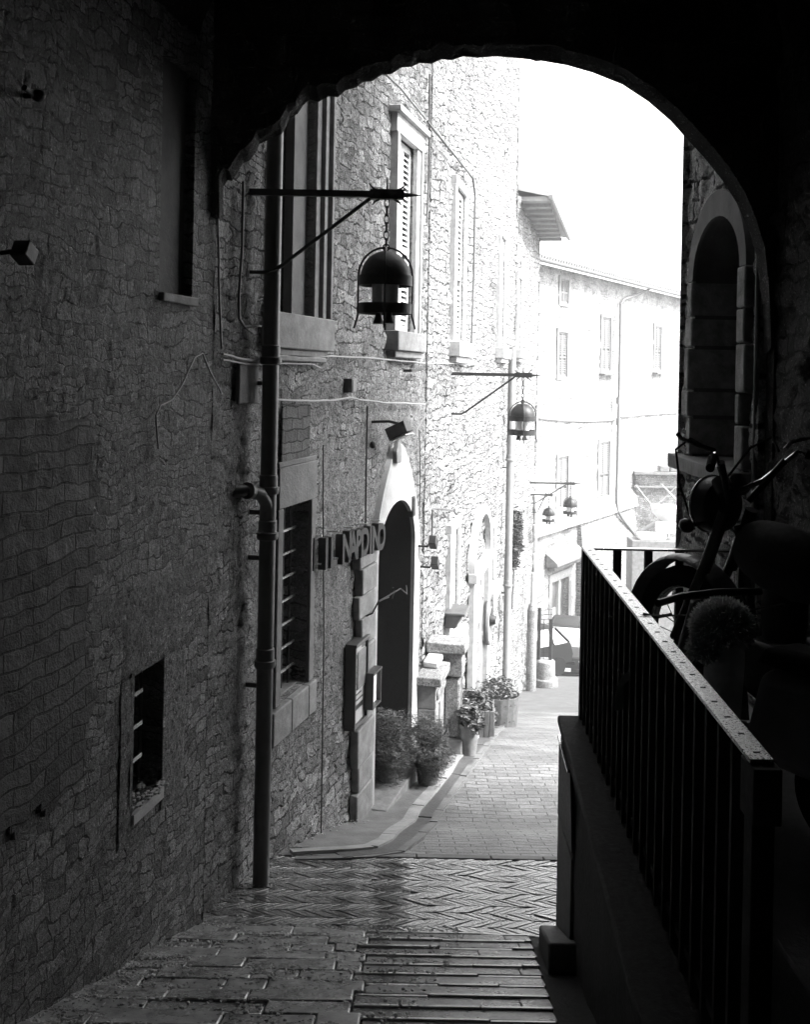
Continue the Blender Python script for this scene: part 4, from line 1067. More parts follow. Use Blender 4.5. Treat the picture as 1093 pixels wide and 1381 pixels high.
# ================================================================== right house and its window
HR = thing('right_house', 'tall house of squared stones with an arched window right of the alley', 'house', frame=FR)
wa = rect(FR, 938, 1003, 400, 622); wz = FR.hit(965, 294)[1]; wsp = FR.hit(965, 372)[1]; w0 = FR.hit(968, 624)[1]
mb = MB(); wall(mb, 0, 1.86, -4.5, 7.5, .03, (), .07, (.34, .3), 11.0, back=(.62, 5.0), arch=[(wa[0], wa[1], w0, wsp, wz, .5)]); mb.build('wall', M['stoneR'], HR, smooth=60)
a, b = wa[0], wa[1]
inn = arch_pts(a + .01, b - .01, w0, wsp, wz - .01, 18); outp = arch_pts(a - .12, b + .12, w0, wsp, wz + .17, 18)
# upper plaster arch band only
i0 = 1; mb = MB(); ring(mb, inn[i0:-1], outp[i0:-1], -.035, .02, .05); mb.build('arch_band', M['plaster'], HR)
mb = MB(); mb.strip([(x, -.01, z) for x, z in inn], [(x, .6, z) for x, z in inn]); mb.build('window_reveal', M['plaster_d'], HR, smooth=30)
mb = MB(); mb2 = MB(); z = w0; k = 0
while z < wsp - .05:
    h = random.uniform(.2, .32); z2 = min(z + h, wsp)
    mb.box(a - (.17 if k % 2 else .1), a + .012, -.03 - random.uniform(0, .03), .34, z + .005, z2 - .005); mb2.box(b - .012, b + (.1 if k % 2 else .17) + random.uniform(-.04, .05), -.05, .3, z + .005, z2 - .005); z = z2; k += 1
mb.build('jamb_stones', M['stone_j'], HR, bevel=.014); mb2.build('jamb_stones', M['stone_j'], HR, bevel=.014)
mb = MB(); mb.box(a, b, .5, .52, w0, wz + .05); wp = mb.build('window', M['wood'], HR)
mb = MB(); mb.box(a + (b - a) * .45, a + (b - a) * .55, .45, .5, w0, wz - .05); mb.box(a, b, .455, .5, wsp - .04, wsp + .02); mb.build('frame', M['wood'], wp)
mb = MB(); sz = FR.hit(918, 630, .12)[1]; mb.box(a - .3, b + .16, -.12, .55, w0 - .11, w0 - .005); mb.build('window_sill', M['stone_t'], HR, bevel=.008)
# slim conduit between right house and tunnel
mb = MB(); p = at(1023, 450, 6.5); mb.tube([(p.x - .03, 6.42, -3.2), (p.x - .03, 6.42, 1.2)], .018, 8); tag(mb.build('conduit', M['gutter']), 'thin grey conduit in the corner right of the arched window', 'conduit')

# ================================================================== terrace, retaining wall, railing
def xrw(y): return .985 + .06 * (y - 6.05)
RWt = thing('retaining_wall', 'dark plastered wall carrying the terrace beside the steps', 'wall', (xrw(6.05), 6.05, -3.35))
mb = MB(); ys = [-3.5 + 9.55 * i / 90 for i in range(91)]; zs_ = [-4.0 + 1.9 * j / 40 for j in range(41)]
for j in range(40):
    pass
rows_ = [[(xrw(y) - fbm(y * 2, z * 2, 3, 4) * .012 - xrw(6.05), y - 6.05, z + 3.35) for y in ys] for z in zs_]
for r0, r1 in zip(rows_, rows_[1:]): mb.strip(r0, r1)
mb.hexa([(xrw(-3.5) + .02 - .985, -9.55, -.8), (.5, -9.55, -.8), (.02, -.005, -.8), (.5, -.005, -.8), (xrw(-3.5) + .02 - .985, -9.55, 1.245), (.5, -9.55, 1.245), (.02, -.005, 1.245), (.5, -.005, 1.245)])
mb.add([(0, 0, -.8), (.5, 0, -.8), (.5, 0, 1.25), (0, 0, 1.25)], [(0, 1, 2, 3)])
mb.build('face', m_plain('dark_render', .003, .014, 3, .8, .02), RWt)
mb = MB()
for (dx, dw, z0, z1) in ((-.035, .3, 1.25, 1.31), (-.055, .3, 1.31, 1.36)):
    mb.hexa([(xrw(-3.5) + dx - .985, -9.55, z0), (.4, -9.55, z0), (dx, .01, z0), (.4, .01, z0), (xrw(-3.5) + dx - .985, -9.55, z1), (.4, -9.55, z1), (dx, .01, z1), (.4, .01, z1)])
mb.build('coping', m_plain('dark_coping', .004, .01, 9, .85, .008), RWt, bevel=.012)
mb = MB(); mb.box(1.12, 2.6, -3.5, 6.25, -1.99, -1.65); struct(mb.build('terrace', m_plain('terrace_paving', .12, .2, 4, .6, .01), bevel=.01))
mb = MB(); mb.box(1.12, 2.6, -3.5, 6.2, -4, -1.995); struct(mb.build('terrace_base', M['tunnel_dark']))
# railing
RL = thing('railing', 'black iron terrace railing with worn bright top rail and close upright bars', 'railing', (1.06, 6.0, -1.99))
p0 = at(793, 733, 6.0); p1 = at(1025, 1012, 2.745); RTz = -1.0
def xr_(y): return p0.x + (p1.x - p0.x) * (y - 6.0) / (2.745 - 6.0)
loc = Vector((1.06, 6.0, -1.99))
def rl(mb, name, mat, **kw): o = mb.build(name, mat, RL, **kw); o.matrix_parent_inverse = Matrix.Translation(-loc); return o
def along(mb, y0, y1, hw, z0, z1):
    mb.hexa([(xr_(y0) - hw, y0, z0), (xr_(y0) + hw, y0, z0), (xr_(y1) - hw, y1, z0), (xr_(y1) + hw, y1, z0), (xr_(y0) - hw, y0, z1), (xr_(y0) + hw, y0, z1), (xr_(y1) - hw, y1, z1), (xr_(y1) + hw, y1, z1)])
YJ = 4.3
for a, b in ((2.72, YJ - .004), (YJ + .004, 6.03)):
    mb = MB(); along(mb, a, b, .032, RTz - .012, RTz); rl(mb, 'top_rail', M['ironw'], bevel=.002)
mb = MB(); along(mb, 2.72, 6.0, .012, -1.93, -1.9); rl(mb, 'bottom_rail', M['ironb'])
yy = 2.77
while yy < 5.95:
    mb = MB(); x = xr_(yy); mb.box(x - .026, x + .026, yy - .01, yy + .01, -1.99, RTz - .013); mb.box(x - .009, x + .009, yy - .005, yy + .005, RTz - .0129, RTz + .0012); rl(mb, 'baluster', M['ironb']); yy += .142
mb = MB(); x = xr_(2.74); mb.box(x - .03, x + .03, 2.70, 2.76, -2.6, RTz - .013); mb.box(x - .035, x + .04, 2.68, 2.79, RTz - .16, RTz - .013); rl(mb, 'end_post', M['ironb'], bevel=.004)
mb = MB(); x = xr_(6.0); mb.box(x - .03, x + .03, 5.97, 6.03, -1.99, RTz - .013); rl(mb, 'corner_post', M['ironb'], bevel=.004)
xe = at(995, 735, 6.0).x
mb = MB(); mb.box(x + .033, 2.2, 5.975, 6.025, RTz - .012, RTz); rl(mb, 'cross_rail', M['chrome'], bevel=.002)
for px in (833, 875, 917, 959, 1001, 1043):
    mb = MB(); xx = at(px, 760, 6.0).x; mb.box(xx - .022, xx + .022, 5.985, 6.015, -1.66, RTz - .0125); rl(mb, 'cross_baluster', M['ironb'])
# dark sheet behind the bars near the floor
# iron guard and plinth on the wall face
gd = thing('iron_guard', 'short dark iron guard with bright worn top fixed to the wall below the railing', 'guard', (.94, 5.95, -2.5))
mb = MB(); mb.hexa([(-.005, -.43, -.05), (.0, -.43, -.05), (-.005, .07, -.05), (.06, .07, -.05), (-.02, -.43, .38), (.0, -.43, .38), (-.005, .07, .38), (.06, .07, .38)]); mb.build('plate', M['iron'], gd, bevel=.002)
mb = MB(); mb.hexa([(-.04, -.45, .385), (.025, -.45, .385), (-.012, .09, .385), (.06, .09, .385), (-.04, -.45, .40), (.025, -.45, .40), (-.012, .09, .40), (.06, .09, .40)]); mb.build('top_bar', M['chrome'], gd, bevel=.002)
mb = MB(); mb.hexa([(-.01, -.45, -.7), (.04, -.45, -.7), (0, .09, -.85), (.09, .09, -.85), (-.01, -.45, -.07), (.04, -.45, -.07), (0, .09, -.07), (.09, .09, -.07)]); mb.build('backing_board', M['shutd'], gd, bevel=.006)
mb = MB(); a = G(728, 1270); mb.hexa([(.80, 5.38, -3.5), (1.0, 5.38, -3.5), (.84, 6.02, -3.6), (1.0, 6.02, -3.6), (.80, 5.38, gz(5.4) + .16), (1.0, 5.38, gz(5.4) + .16), (.84, 6.02, gz(6) + .1), (1.0, 6.02, gz(6) + .1)])
tag(mb.build('kerb_block', m_plain('dark_block', .05, .1, 6, .7, .01), bevel=.015), 'low dark stone block at the foot of the terrace wall by the landing', 'stone block')
# rope from the rail
mb = MB(); pa = Vector((xr_(4.33), 4.33, RTz + .0)); pbb = at(1093, 806, 4.6); P = [pa.lerp(pbb, i / 10) - Vector((0, 0, .03 * math.sin(math.pi * i / 10))) for i in range(11)]; P.append(at(1180, 790, 4.8))
mb.tube(P, .004, 5); mb.tube([pa + Vector((.0, 0, .004)), pa + Vector((.06, .01, -.01)), pa + Vector((.12, .0, .006))], .007, 6)
tag(mb.build('rope', M['gutter']), 'thin taut cord tied to the top rail crossing to the right', 'rope')

# ================================================================== motorcycle on the terrace
fz = -1.65
def bike():
    Wc = at(928, 850, 5.2); f = Vector((-.45, .89, 0)).normalized(); ang = math.atan2(f.y, f.x)
    t = thing('motorcycle', 'black motorcycle parked on the terrace with its round headlamp shell and handlebars up', 'motorcycle', (Wc.x, Wc.y, fz), ang)
    r = .35; X = Matrix.Rotation(rad(90), 4, 'X')
    def wheel(x):
        mb = MB(); mb.torus((0, 0, 0), r - .05, .05, 40, 10, Matrix.Translation((x, 0, r)) @ X, 1, 1.1); w = mb.build('wheel', M['rubber'], t)
        mb = MB(); mb.torus((0, 0, 0), r - .1, .014, 36, 8, Matrix.Translation((x, 0, r)) @ X, 1, 2); mb.build('rim', M['chrome'], w)
        mb = MB()
        for k in range(18):
            a = math.pi * 2 * k / 18; mb.tube([(x + math.cos(a) * .03, .03 * (-1) ** k, r + math.sin(a) * .03), (x + math.cos(a) * .2, 0, r + math.sin(a) * .2)], .0025, 4)
        mb.lathe([(.04, -.06), (.05, 0), (.04, .06)], (0, 0, 0), 14, Matrix.Translation((x, 0, r)) @ X); mb.build('hub', M['iron'], w)
    wheel(0); wheel(-1.38)
    # fenders
    mb = MB(); A = []; 
    for side in (-1, 1):
        pass
    rowsF = []
    for i in range(16):
        a = rad(-5 + 150 * i / 15); rowsF.append([(math.cos(a) * (r + .03 + .012 * math.cos(b)), .075 * math.sin(b), r + math.sin(a) * (r + .03 + .03 * math.cos(b) * 1)) for b in [rad(-80 + 160 * j / 8) for j in range(9)]])
    for p, q in zip(rowsF, rowsF[1:]): mb.strip(p, q)
    mb.build('front_fender', M['bike'], t)
    mb = MB(); rowsF = []
    for i in range(14):
        a = rad(20 + 140 * i / 13); rowsF.append([(-1.38 + math.cos(a) * (r + .04), .08 * math.sin(b), r + math.sin(a) * (r + .04 + .03 * math.cos(b))) for b in [rad(-80 + 160 * j / 8) for j in range(9)]])
    for p, q in zip(rowsF, rowsF[1:]): mb.strip(p, q)
    mb.build('rear_fender', M['bike'], t)
    for s in (-1, 1):
        mb = MB(); mb.tube([(0, .085 * s, r), (-.22, .085 * s, .78)], .024, 10); mb.tube([(-.2, .085 * s, .72), (-.33, .085 * s, 1.02)], .03, 10); mb.build('fork_leg', M['iron'], t)
    mb = MB(); Mx = Matrix.Translation((-.17, 0, 1.03)) @ Matrix.Rotation(rad(90), 4, 'Y')
    mb.lathe([(.0, -.09), (.09, -.085), (.125, -.06), (.132, -.03), (.134, .0), (.136, .02)], (0, 0, 0), 26, Mx); hl = mb.build('headlight', M['bike'], t)
    mb = MB(); mb.torus((0, 0, .02),   .134, .009, 28, 8, Mx); mb.build('rim', M['chrome'], hl)
    mb = MB(); mb.lathe([(.13, .018), (.07, .04), (.0, .045)], (0, 0, 0), 24, Mx); mb.build('lens', M['opal'], hl)
    for s in (-1, 1):
        mb = MB(); Ms = Matrix.Translation((-.27, .05 * s, 1.14)) @ Matrix.Rotation(rad(35), 4, 'Y'); mb.lathe([(.04, -.05), (.045, .0), (.04, .03)], (0, 0, 0), 18, Ms); mb.build('gauge', M['bike'], t)
    mb = MB(); mb.tube([(-.52, -.36, 1.26), (-.44, -.26, 1.30), (-.36, -.12, 1.16), (-.34, 0, 1.12), (-.36, .12, 1.16), (-.44, .26, 1.30), (-.52, .36, 1.26)], .012, 8); hb = mb.build('handlebar', M['chrome'], t)
    for s in (-1, 1):
        mb = MB(); mb.tube([(-.46, .29 * s, 1.29), (-.55, .39 * s, 1.25)], .02, 10); mb.build('grip', M['rubber'], hb)
        mb = MB(); mb.tube([(-.40, .22 * s, 1.31), (-.36, .30 * s, 1.34), (-.40, .42 * s, 1.37), (-.41, .45 * s, 1.39)], [.012, .01, .009, .012], 6); mb.build('lever', M['chrome'], hb)
        mb = MB(); mb.tube([(-.38, .2 * s, 1.3), (-.28, .26 * s, 1.36), (-.16, .24 * s, 1.3), (-.08, .14 * s, 1.12), (-.1, .06 * s, .9)], .006, 6); mb.build('cable', M['rubber'], hb)
        mb = MB(); mb.tube([(-.22, .1 * s, .95), (-.2, .17 * s, .94)], .01, 6); mb.ell((-.2, .2 * s, .94), (.045, .03, .035)); mb.build('indicator', M['bike'], t)
        mb = MB(); mb.tube([(-.33, .06 * s, 1.06), (-.42, .2 * s, 1.26)], .016, 8); mb.build('riser', M['iron'], hb)
    mb = MB(); rowsT = []
    for i in range(13):
        u = i / 12; x = -.42 - .52 * u; hh = .15 * math.sin(math.pi * min(1, u * .8 + .2)) ** .6; ww = .15 * math.sin(math.pi * min(1, u * .75 + .22)) ** .5
        rowsT.append([(x, ww * math.cos(b), .86 + hh * math.sin(b) * 1.1 - .08 * u) for b in [2 * math.pi * j / 16 for j in range(17)]])
    for p, q in zip(rowsT, rowsT[1:]): mb.strip(p, q)
    mb.add(rowsT[0][:-1], [tuple(range(16))]); mb.add(rowsT[-1][:-1], [tuple(range(16))]); mb.build('fuel_tank', M['ironb'], t)
    mb = MB(); mb.hexa([(-1.7, -.11, .78), (-.9, -.1, .74), (-1.7, .11, .78), (-.9, .1, .74), (-1.7, -.1, .88), (-.9, -.09, .82), (-1.7, .1, .88), (-.9, .09, .82)]); mb.build('seat', M['rubber'], t, bevel=.03)
    mb = MB(); mb.tube([(-.33, 0, .95), (-.45, 0, .45), (-.9, 0, .3), (-1.38, 0, r)], .022, 8); mb.tube([(-.35, 0, .85), (-1.6, 0, .72)], .02, 8); mb.build('frame', M['iron'], t)
    mb = MB(); mb.box(-.95, -.5, -.16, .16, .22, .48); mb.lathe([(.09, -.1), (.1, 0), (.1, .14), (.08, .2)], (-.62, 0, .55), 16); mb.build('engine', M['iron'], t, bevel=.03)
    mb = MB(); mb.tube([(-.5, .15, .5), (-.42, .17, .3), (-.7, .18, .2), (-1.6, .2, .28)], [.02, .022, .03, .045], 10); mb.build('exhaust', M['chrome'], t)
    mb = MB(); mb.tube([(-.75, -.1, .25), (-.75, -.28, .0)], .012, 6); mb.build('kickstand', M['iron'], t)
    return t
bike()
# small scooter with fleece thrown over the handlebar
p = at(1040, 900, 4.05)
sct = thing('scooter', 'small grey scooter behind the rail with a woolly fleece over its steering head', 'scooter', (p.x - .12, 4.05, fz), rad(118))
X = Matrix.Rotation(rad(90), 4, 'X')
for x in (.42, -.5):
    mb = MB(); mb.torus((0, 0, 0), .15, .05, 28, 8, Matrix.Translation((x, 0, .2)) @ X, 1, 1.3); w = mb.build('wheel', M['rubber'], sct)
    mb = MB(); mb.lathe([(.1, -.03), (.11, 0), (.1, .03)], (0, 0, 0), 16, Matrix.Translation((x, 0, .2)) @ X); mb.build('rim', M['chrome'], w)
mb = MB(); rs = []
for i in range(12):
    u = i / 11; z = .25 + .5 * u; x = .2 + .1 * math.sin(u * 1.4) - .08 * u; wd = .19 * (1 - .35 * u * u)
    rs.append([(x - .07 * (2 * j / 8 - 1) ** 2, wd * (2 * j / 8 - 1), z) for j in range(9)])
for a, b in zip(rs, rs[1:]): mb.strip(a, b)
lsd = mb.build('leg_shield', M['shield'], sct); sm = lsd.modifiers.new('solid', 'SOLIDIFY'); sm.thickness = .02
mb = MB(); mb.box(-.15, .22, -.15, .15, .2, .26); mb.build('footboard', M['shield'], sct, bevel=.02)
mb = MB(); mb.hexa([(-.62, -.14, .25), (-.14, -.16, .25), (-.62, .14, .25), (-.14, .16, .25), (-.66, -.1, .6), (-.2, -.12, .58), (-.66, .1, .6), (-.2, .12, .58)]); mb.build('rear_body', M['shield'], sct, bevel=.05, seg=4)
mb = MB(); mb.hexa([(-.66, -.12, .6), (-.16, -.11, .59), (-.66, .12, .6), (-.16, .11, .59), (-.64, -.1, .69), (-.2, -.09, .66), (-.64, .1, .69), (-.2, .09, .66)]); mb.build('seat', M['rubber'], sct, bevel=.03, seg=3)
mb = MB(); mb.tube([(.42, 0, .2), (.32, 0, .45), (.22, 0, .74)], .035, 10); mb.build('steering_column', M['shield'], sct)
mb = MB(); mb.tube([(.16, -.28, .76), (.22, -.1, .76), (.22, .1, .76), (.16, .28, .76)], .015, 8); mb.build('handlebar', M['iron'], sct)
mb = MB(); rows2 = []
for i in range(14):
    u = i / 13; a = rad(200 * u - 10); rows2.append([(.42 + math.cos(a) * .24, .07 * (2 * j / 6 - 1), .2 + math.sin(a) * (.23 - .02 * (2 * j / 6 - 1) ** 2)) for j in range(7)])
for a, b in zip(rows2, rows2[1:]): mb.strip(a, b)
mb.build('front_fender', M['shield'], sct)
fp = at(975, 845, 3.95)
ft = thing('fleece', 'fluffy grey fleece bundle draped upright beside the rail', 'fleece', (fp.x, fp.y, fz))
def fur(mb, c, r, n, L, seed):
    rnd = random.Random(seed)
    for i in range(n):
        d = Vector((rnd.gauss(0, 1), rnd.gauss(0, 1), rnd.gauss(0, 1))).normalized()
        if d.z < -.5: continue
        b = Vector((c[0] + d.x * r[0], c[1] + d.y * r[1], c[2] + d.z * r[2])); e = Vector((rnd.gauss(0, 1), rnd.gauss(0, 1), rnd.gauss(0, 1))) * .35
        tip = b + (d + e).normalized() * L * rnd.uniform(.5, 1.1); s_ = d.cross(e).normalized() * .0035
        mid = b.lerp(tip, .6) + e * L * .25
        mb.add([b - s_, b + s_, mid + s_ * .8, tip, mid - s_ * .8], [(0, 1, 2, 4), (4, 2, 3)])
zb0 = fp.z - fz
mb = MB(); mb.ell((0, 0, zb0), (.095, .09, .08), 16, 10); mb.ell((-.07, -.02, zb0 - .09), (.04, .05, .05), 12, 8); mb.tube([(0, 0, .0), (.0, 0, zb0 * .4), (.01, 0, zb0 * .8), (0, 0, zb0)], [.09, .07, .075, .085], 14); mb.build('cloth_core', M['fleece'], ft)
mb = MB(); fur(mb, (0, 0, zb0), (.095, .09, .08), 5200, .04, 4); fur(mb, (-.075, -.02, zb0 - .085), (.045, .05, .05), 1500, .03, 5); mb.build('pile', M['fleece'], ft, smooth=0, fix=False)

# ================================================================== far house across the street end
HF = thing('far_house', 'bleached stone house with a sloping tiled eave closing the street', 'house', frame=FF)
f1, f2 = -3.2, FF.hit(960, 500)[0]
zE = FF.hit(800, 373)[1]; zL = FF.hit(800, 687)[1]
fw = [rect(FF, *r) for r in ((756, 767, 377, 409), (753, 765, 448, 508), (812, 824, 428, 500), (883, 892, 440, 499), (752, 766, 616, 686), (808, 822, 596, 672))]
fd = rect(FF, 745, 767, 782, 838); fd = (fd[0], fd[1], -9.8, fd[3])
mb = MB(); wall(mb, f1, f2, -10.8, zE, .16, [(r[0], r[1], r[2], r[3], .14) for r in fw] + [(fd[0], fd[1], fd[2], fd[3], .3)], .06, (.5, .26), 9.0, back=(.42, 9)); mb.build('wall', M['houseF'], HF, smooth=60)
for i, r in enumerate(fw):
    mb = MB(); frame_box(mb, r[0], r[1], r[2], r[3], .12, -.03, .05, .14); fo = mb.build('window', M['stone_t'], HF)
    pane(fo, *r, .1, M['shutd'])
    if i in (2, 4, 5): shutters(fo, *r, .02, M['shutd'] if i != 2 else M['plaster'], 26)
    else: shutters(fo, *r, .02, M['plaster'], 18)
    if i in (2, 3): mb = MB(); mb.box(r[0] - .2, r[1] + .2, -.25, 0, r[2] - .2, r[2] - .12); mb.build('sill', M['gutter'], fo)
mb = MB(); mb.hexa([(f1 - .3, -.6, zE - .02), (f2, -.6, zE - .02), (f1 - .3, 5, zE + 1.4), (f2, 5, zE + 1.4), (f1 - .3, -.6, zE + .1), (f2, -.6, zE + .1), (f1 - .3, 5, zE + 1.55), (f2, 5, zE + 1.55)])
q = f1 - .3
rf = mb.build('roof', M['roof'], HF)
mb = MB()
while q < f2: mb.tube([(q, -.68, zE + .1), (q, 2.2, zE + .1 + .76 + .05)], .09, 6); q += .26
mb.build('roof_tiles', M['tileF'], rf)
mb = MB(); mb.tube([(f1 - .3, -.66, zE - .02), (f2, -.66, zE - .04)], .08, 10); mb.build('gutter', M['pipew'], rf)
mb = MB(); 
mb.hexa([(f1, -.28, zL - .35), (FF.hit(856, 668)[0], -.28, zL - .35), (f1, 0, zL - .35), (FF.hit(856, 668)[0], 0, zL - .35), (f1, -.2, zL + .1), (FF.hit(856, 668)[0], -.2, zL + .1), (f1, 0, zL + .45), (FF.hit(856, 668)[0], 0, zL + .45)]); mb.build('string_course', M['houseF'], HF)
mb = MB(); e = FF.hit(856, 668)[0]; mb.hexa([(fd[1] + .9, -.55, -10.8), (e, -.55, -10.8), (fd[1] + .9, 0, -10.8), (e, 0, -10.8), (fd[1] + .9, -.12, zL - .36), (e, -.12, zL - .36), (fd[1] + .9, 0, zL - .36), (e, 0, zL - .36)]); mb.build('battered_base', M['houseB'], HF)
mb = MB(); mb.box(fd[0] - .3, fd[1] + .35, -.02, .02, fd[3], fd[3] + .35); mb.box(fd[0] - .3, fd[0], -.02, .1, fd[2], fd[3]); mb.box(fd[1], fd[1] + .35, -.02, .1, fd[2], fd[3]); do = mb.build('doorway', M['stone_t'], HF, bevel=.02)
mb = MB(); mb.hexa([(fd[0] - .7, -.5, fd[3] + .75), (fd[1] + .7, -.5, fd[3] + .75), (fd[0] - .7, 0, fd[3] + .7), (fd[1] + .7, 0, fd[3] + .7), (fd[0] - .7, -.5, fd[3] + .9), (fd[1] + .7, -.5, fd[3] + .9), (fd[0] - .7, 0, fd[3] + 1.25), (fd[1] + .7, 0, fd[3] + 1.25)]); mb.box(fd[0] - .5, fd[1] + .5, -.3, 0, fd[3] + .55, fd[3] + .7); mb.build('hood', M['stone_t'], do, bevel=.03)
mb = MB(); mb.box(fd[0], fd[1], .22, .26, fd[2], fd[3]); d_ = mb.build('door', M['wood'], do)
mb = MB(); mb.box(fd[0], fd[0] + .12, .1, .2, fd[2], fd[3]); mb.box((fd[0] + fd[1]) / 2 + .1, (fd[0] + fd[1]) / 2 + .25, .1, .22, fd[2], fd[3]); mb.build('door_frame', M['shut'], d_)
mb = MB(); q_ = (fd[0] + fd[1]) / 2; mb.box(q_ - .3, q_ - .02, .19, .215, fd[3] - 1.6, fd[3] - 1.1); mb.build('notice', M['white'], d_)
# drainpipe of the far house
t = thing('far_drainpipe', 'grey drainpipe with a swan neck under the eave of the far house', 'drainpipe', frame=FF)
P = [(868, 390), (862, 397), (842, 404), (838, 410), (836, 500), (834, 600), (832, 670), (833, 688), (840, 700), (857, 722)]
Q = [FF.hit(a, b, .25) for a, b in P]; mb = MB(); mb.tube([(q, -.25 if i else -.55, z) for i, (q, z) in enumerate(Q)], .055, 10); mb.build('tube', M['pipew'], t)
for py in (545, 573):
    q, z = FF.hit(834, py, .25); mb = MB(); mb.lathe([(.08, 0), (.08, .3)], (q, -.25, z), 10); mb.build('collar', M['pipew'], t)
cable('thin cable across the far facade', FF, [(728, 565), (760, 568), (800, 569), (830, 567)], .03, M['pipew'], .05)
cable('second thin cable right of the far drainpipe', FF, [(838, 563), (870, 560), (915, 557)], .03, M['pipew'], .05)
# low wall and structure at right of far house
FG = Frame(FF.world(FF.hit(856, 660)[0]).x, FF.world(FF.hit(856, 660)[0]).y - .3, 1, 0.02)
LWt = thing('garden_wall', 'grey stone wall with capping stones at the right end of the street', 'wall', frame=FG)
g0, gz1 = FG.hit(858, 640); mb = MB(); zt_ = FG.hit(880, 640)[1]; wall(mb, 0, 6, -10.8, zt_, .12, (), .08, (.5, .3), 3.0, back=(.3, 1.0)); mb.build('body', M['houseA'], LWt, smooth=60)
mb = MB(); mb.box(-.1, 6, -.2, .5, zt_ + .0, zt_ + .14); mb.box(-.1, 6, -.12, 0, zt_ - .62, zt_ - .52); mb.build('capping', M['stone_t'], LWt, bevel=.02)
for px in (896, 910, 923):
    q, z = FG.hit(px, 630); mb = MB(); mb.box(q - .2, q + .24, -.1, .4, zt_ + .142, zt_ + .42); mb.build('capping_block', M['stone_t'], LWt, bevel=.04)
t = thing('wall_pipe', 'dark sloping pipe forming a V on the grey wall below', 'pipe', frame=FG)
mb = MB(); A = FG.hit(857, 722, .3); B = FG.hit(897, 697, .3); mb.tube([(A[0] - .3, -.3, A[1] - .0), (A[0], -.3, A[1]), (B[0], -.3, B[1])], .09, 8); mb.build('tube', M['shutd'], t)
# white parasol-like dish and its struts
dz = at(902, 690, 40.0); t = thing('white_canopy', 'small white bowl shaped canopy on a thin post with crossed struts', 'canopy', (dz.x, dz.y, gz(40)))
h0_ = dz.z - gz(40)
mb = MB(); mb.lathe([(.08, -.42), (.35, -.3), (.62, -.05), (.68, .2), (.64, .2), (.5, 0)], (0, 0, h0_), 20, caps=False); mb.lathe([(.0, .14), (.64, .19)], (0, 0, h0_), 20, caps=False); mb.build('canvas', M['white'], t)
mb = MB(); mb.tube([(0, 0, 0), (0, 0, h0_ - .2)], .05, 8); mb.build('post', M['pipel'], t)
for a in ((-.6, 0, -1.3, 1.0), (-.6, .1, .7, 1.35), (.1, 0, .9, 1.0), (.6, 0, -.3, 1.05)):
    mb = MB(); mb.tube([(a[0], -.1, h0_ + .15), (a[2], a[1] - .1, h0_ + a[3])], .03, 5); mb.build('strut', M['pipel'], t)
# boulders / seat blocks under canopy
mb = MB(); b0 = at(897, 724, 39); mb.box(-1.0, 0, -.3, .3, -.1, .15); mb.box(-.3, .5, -.3, .3, .15, .55); mb.box(0, .9, -.2, .3, .8, 1.1)
o = mb.build('white_bench', M['white'], bevel=.06); o.location = b0; tag(o, 'white stepped bench below the small canopy', 'bench')
mb = MB(); mb.box(-1.3, 2.2, -.4, .6, -4, -.1); o = mb.build('bench_podium', M['stone_t'], bevel=.03); o.location = b0; tag(o, 'grey block carrying the white stepped bench', 'block')
# right street wall beyond the right house
FS = Frame(xRW(31), 31, -(xRW(31) - xRW(8.3)), -22.7)
t = thing('street_wall', 'low stone wall along the right edge of the descending street', 'wall', frame=FS)
mb = MB(); Ls = math.hypot(xRW(31) - xRW(8.3), 22.7); n = 60
tp = lambda q: gz(31 - 22.7 * q / Ls) + .9
for k in range(n):
    a = Ls * k / n; b = Ls * (k + 1) / n
    mb.hexa([(a, 0, tp(a) - 2.2), (b, 0, tp(b) - 2.2), (a, .35, tp(a) - 2.2), (b, .35, tp(b) - 2.2), (a, 0, tp(a)), (b, 0, tp(b)), (a, .35, tp(a)), (b, .35, tp(b))])
mb.build('body', M['houseB'], t)
# iron gate / grille at the end of the left row
t = thing('iron_trellis', 'tall iron trellis with cross wires at the end of the left houses', 'trellis', (at(735, 940, 28).x, 28, gz(28)))
hh = at(733, 835, 28).z - gz(28); 
for dx in (-.18, .14):
    mb = MB(); mb.tube([(dx, 0, .2), (dx, 0, hh + .3 * (dx < 0))], .05, 6); mb.build('upright', M['iron'], t)
mb = MB()
for k in range(14): mb.tube([(-.5, 0, .4 + k * hh / 14.5), (.2, 0, .45 + k * hh / 14.5)], .008, 5)
for dx in (-.4, -.3, -.05): mb.tube([(dx, 0, .3), (dx, 0, hh)], .008, 5)
mb.build('wires', M['iron'], t)
mb = MB(); mb.lathe([(.33, 0), (.36, .05), (.34, .24), (.28, .26), (.26, .7), (.22, .74)], (0, 0, 0), 16); mb.build('stone_foot', M['stone_m'], t)
t = thing('stone_bollard', 'rounded pale stone post built of courses beside the trellis', 'bollard', (at(716, 948, 27).x, 27, gz(27)))
mb = MB(); prof = []; hb_ = at(716, 822, 27).z - gz(27)
for k in range(8): z0 = hb_ * k / 8; z1 = hb_ * (k + 1) / 8; prof += [(.126, z0 + .002), (.13, z0 + .01), (.13, z1 - .01), (.126, z1 - .002)]
prof += [(.09, hb_ + .12), (.05, hb_ + .17)]; mb.lathe(prof, (0, 0, 0), 18); mb.build('shaft', M['stone_m'], t, smooth=15)
mb = MB(); mb.lathe([(.05, 0), (.05, .8)], (.0, 0, hb_ + .15), 8); mb.build('finial_post', M['stone_w'], t)

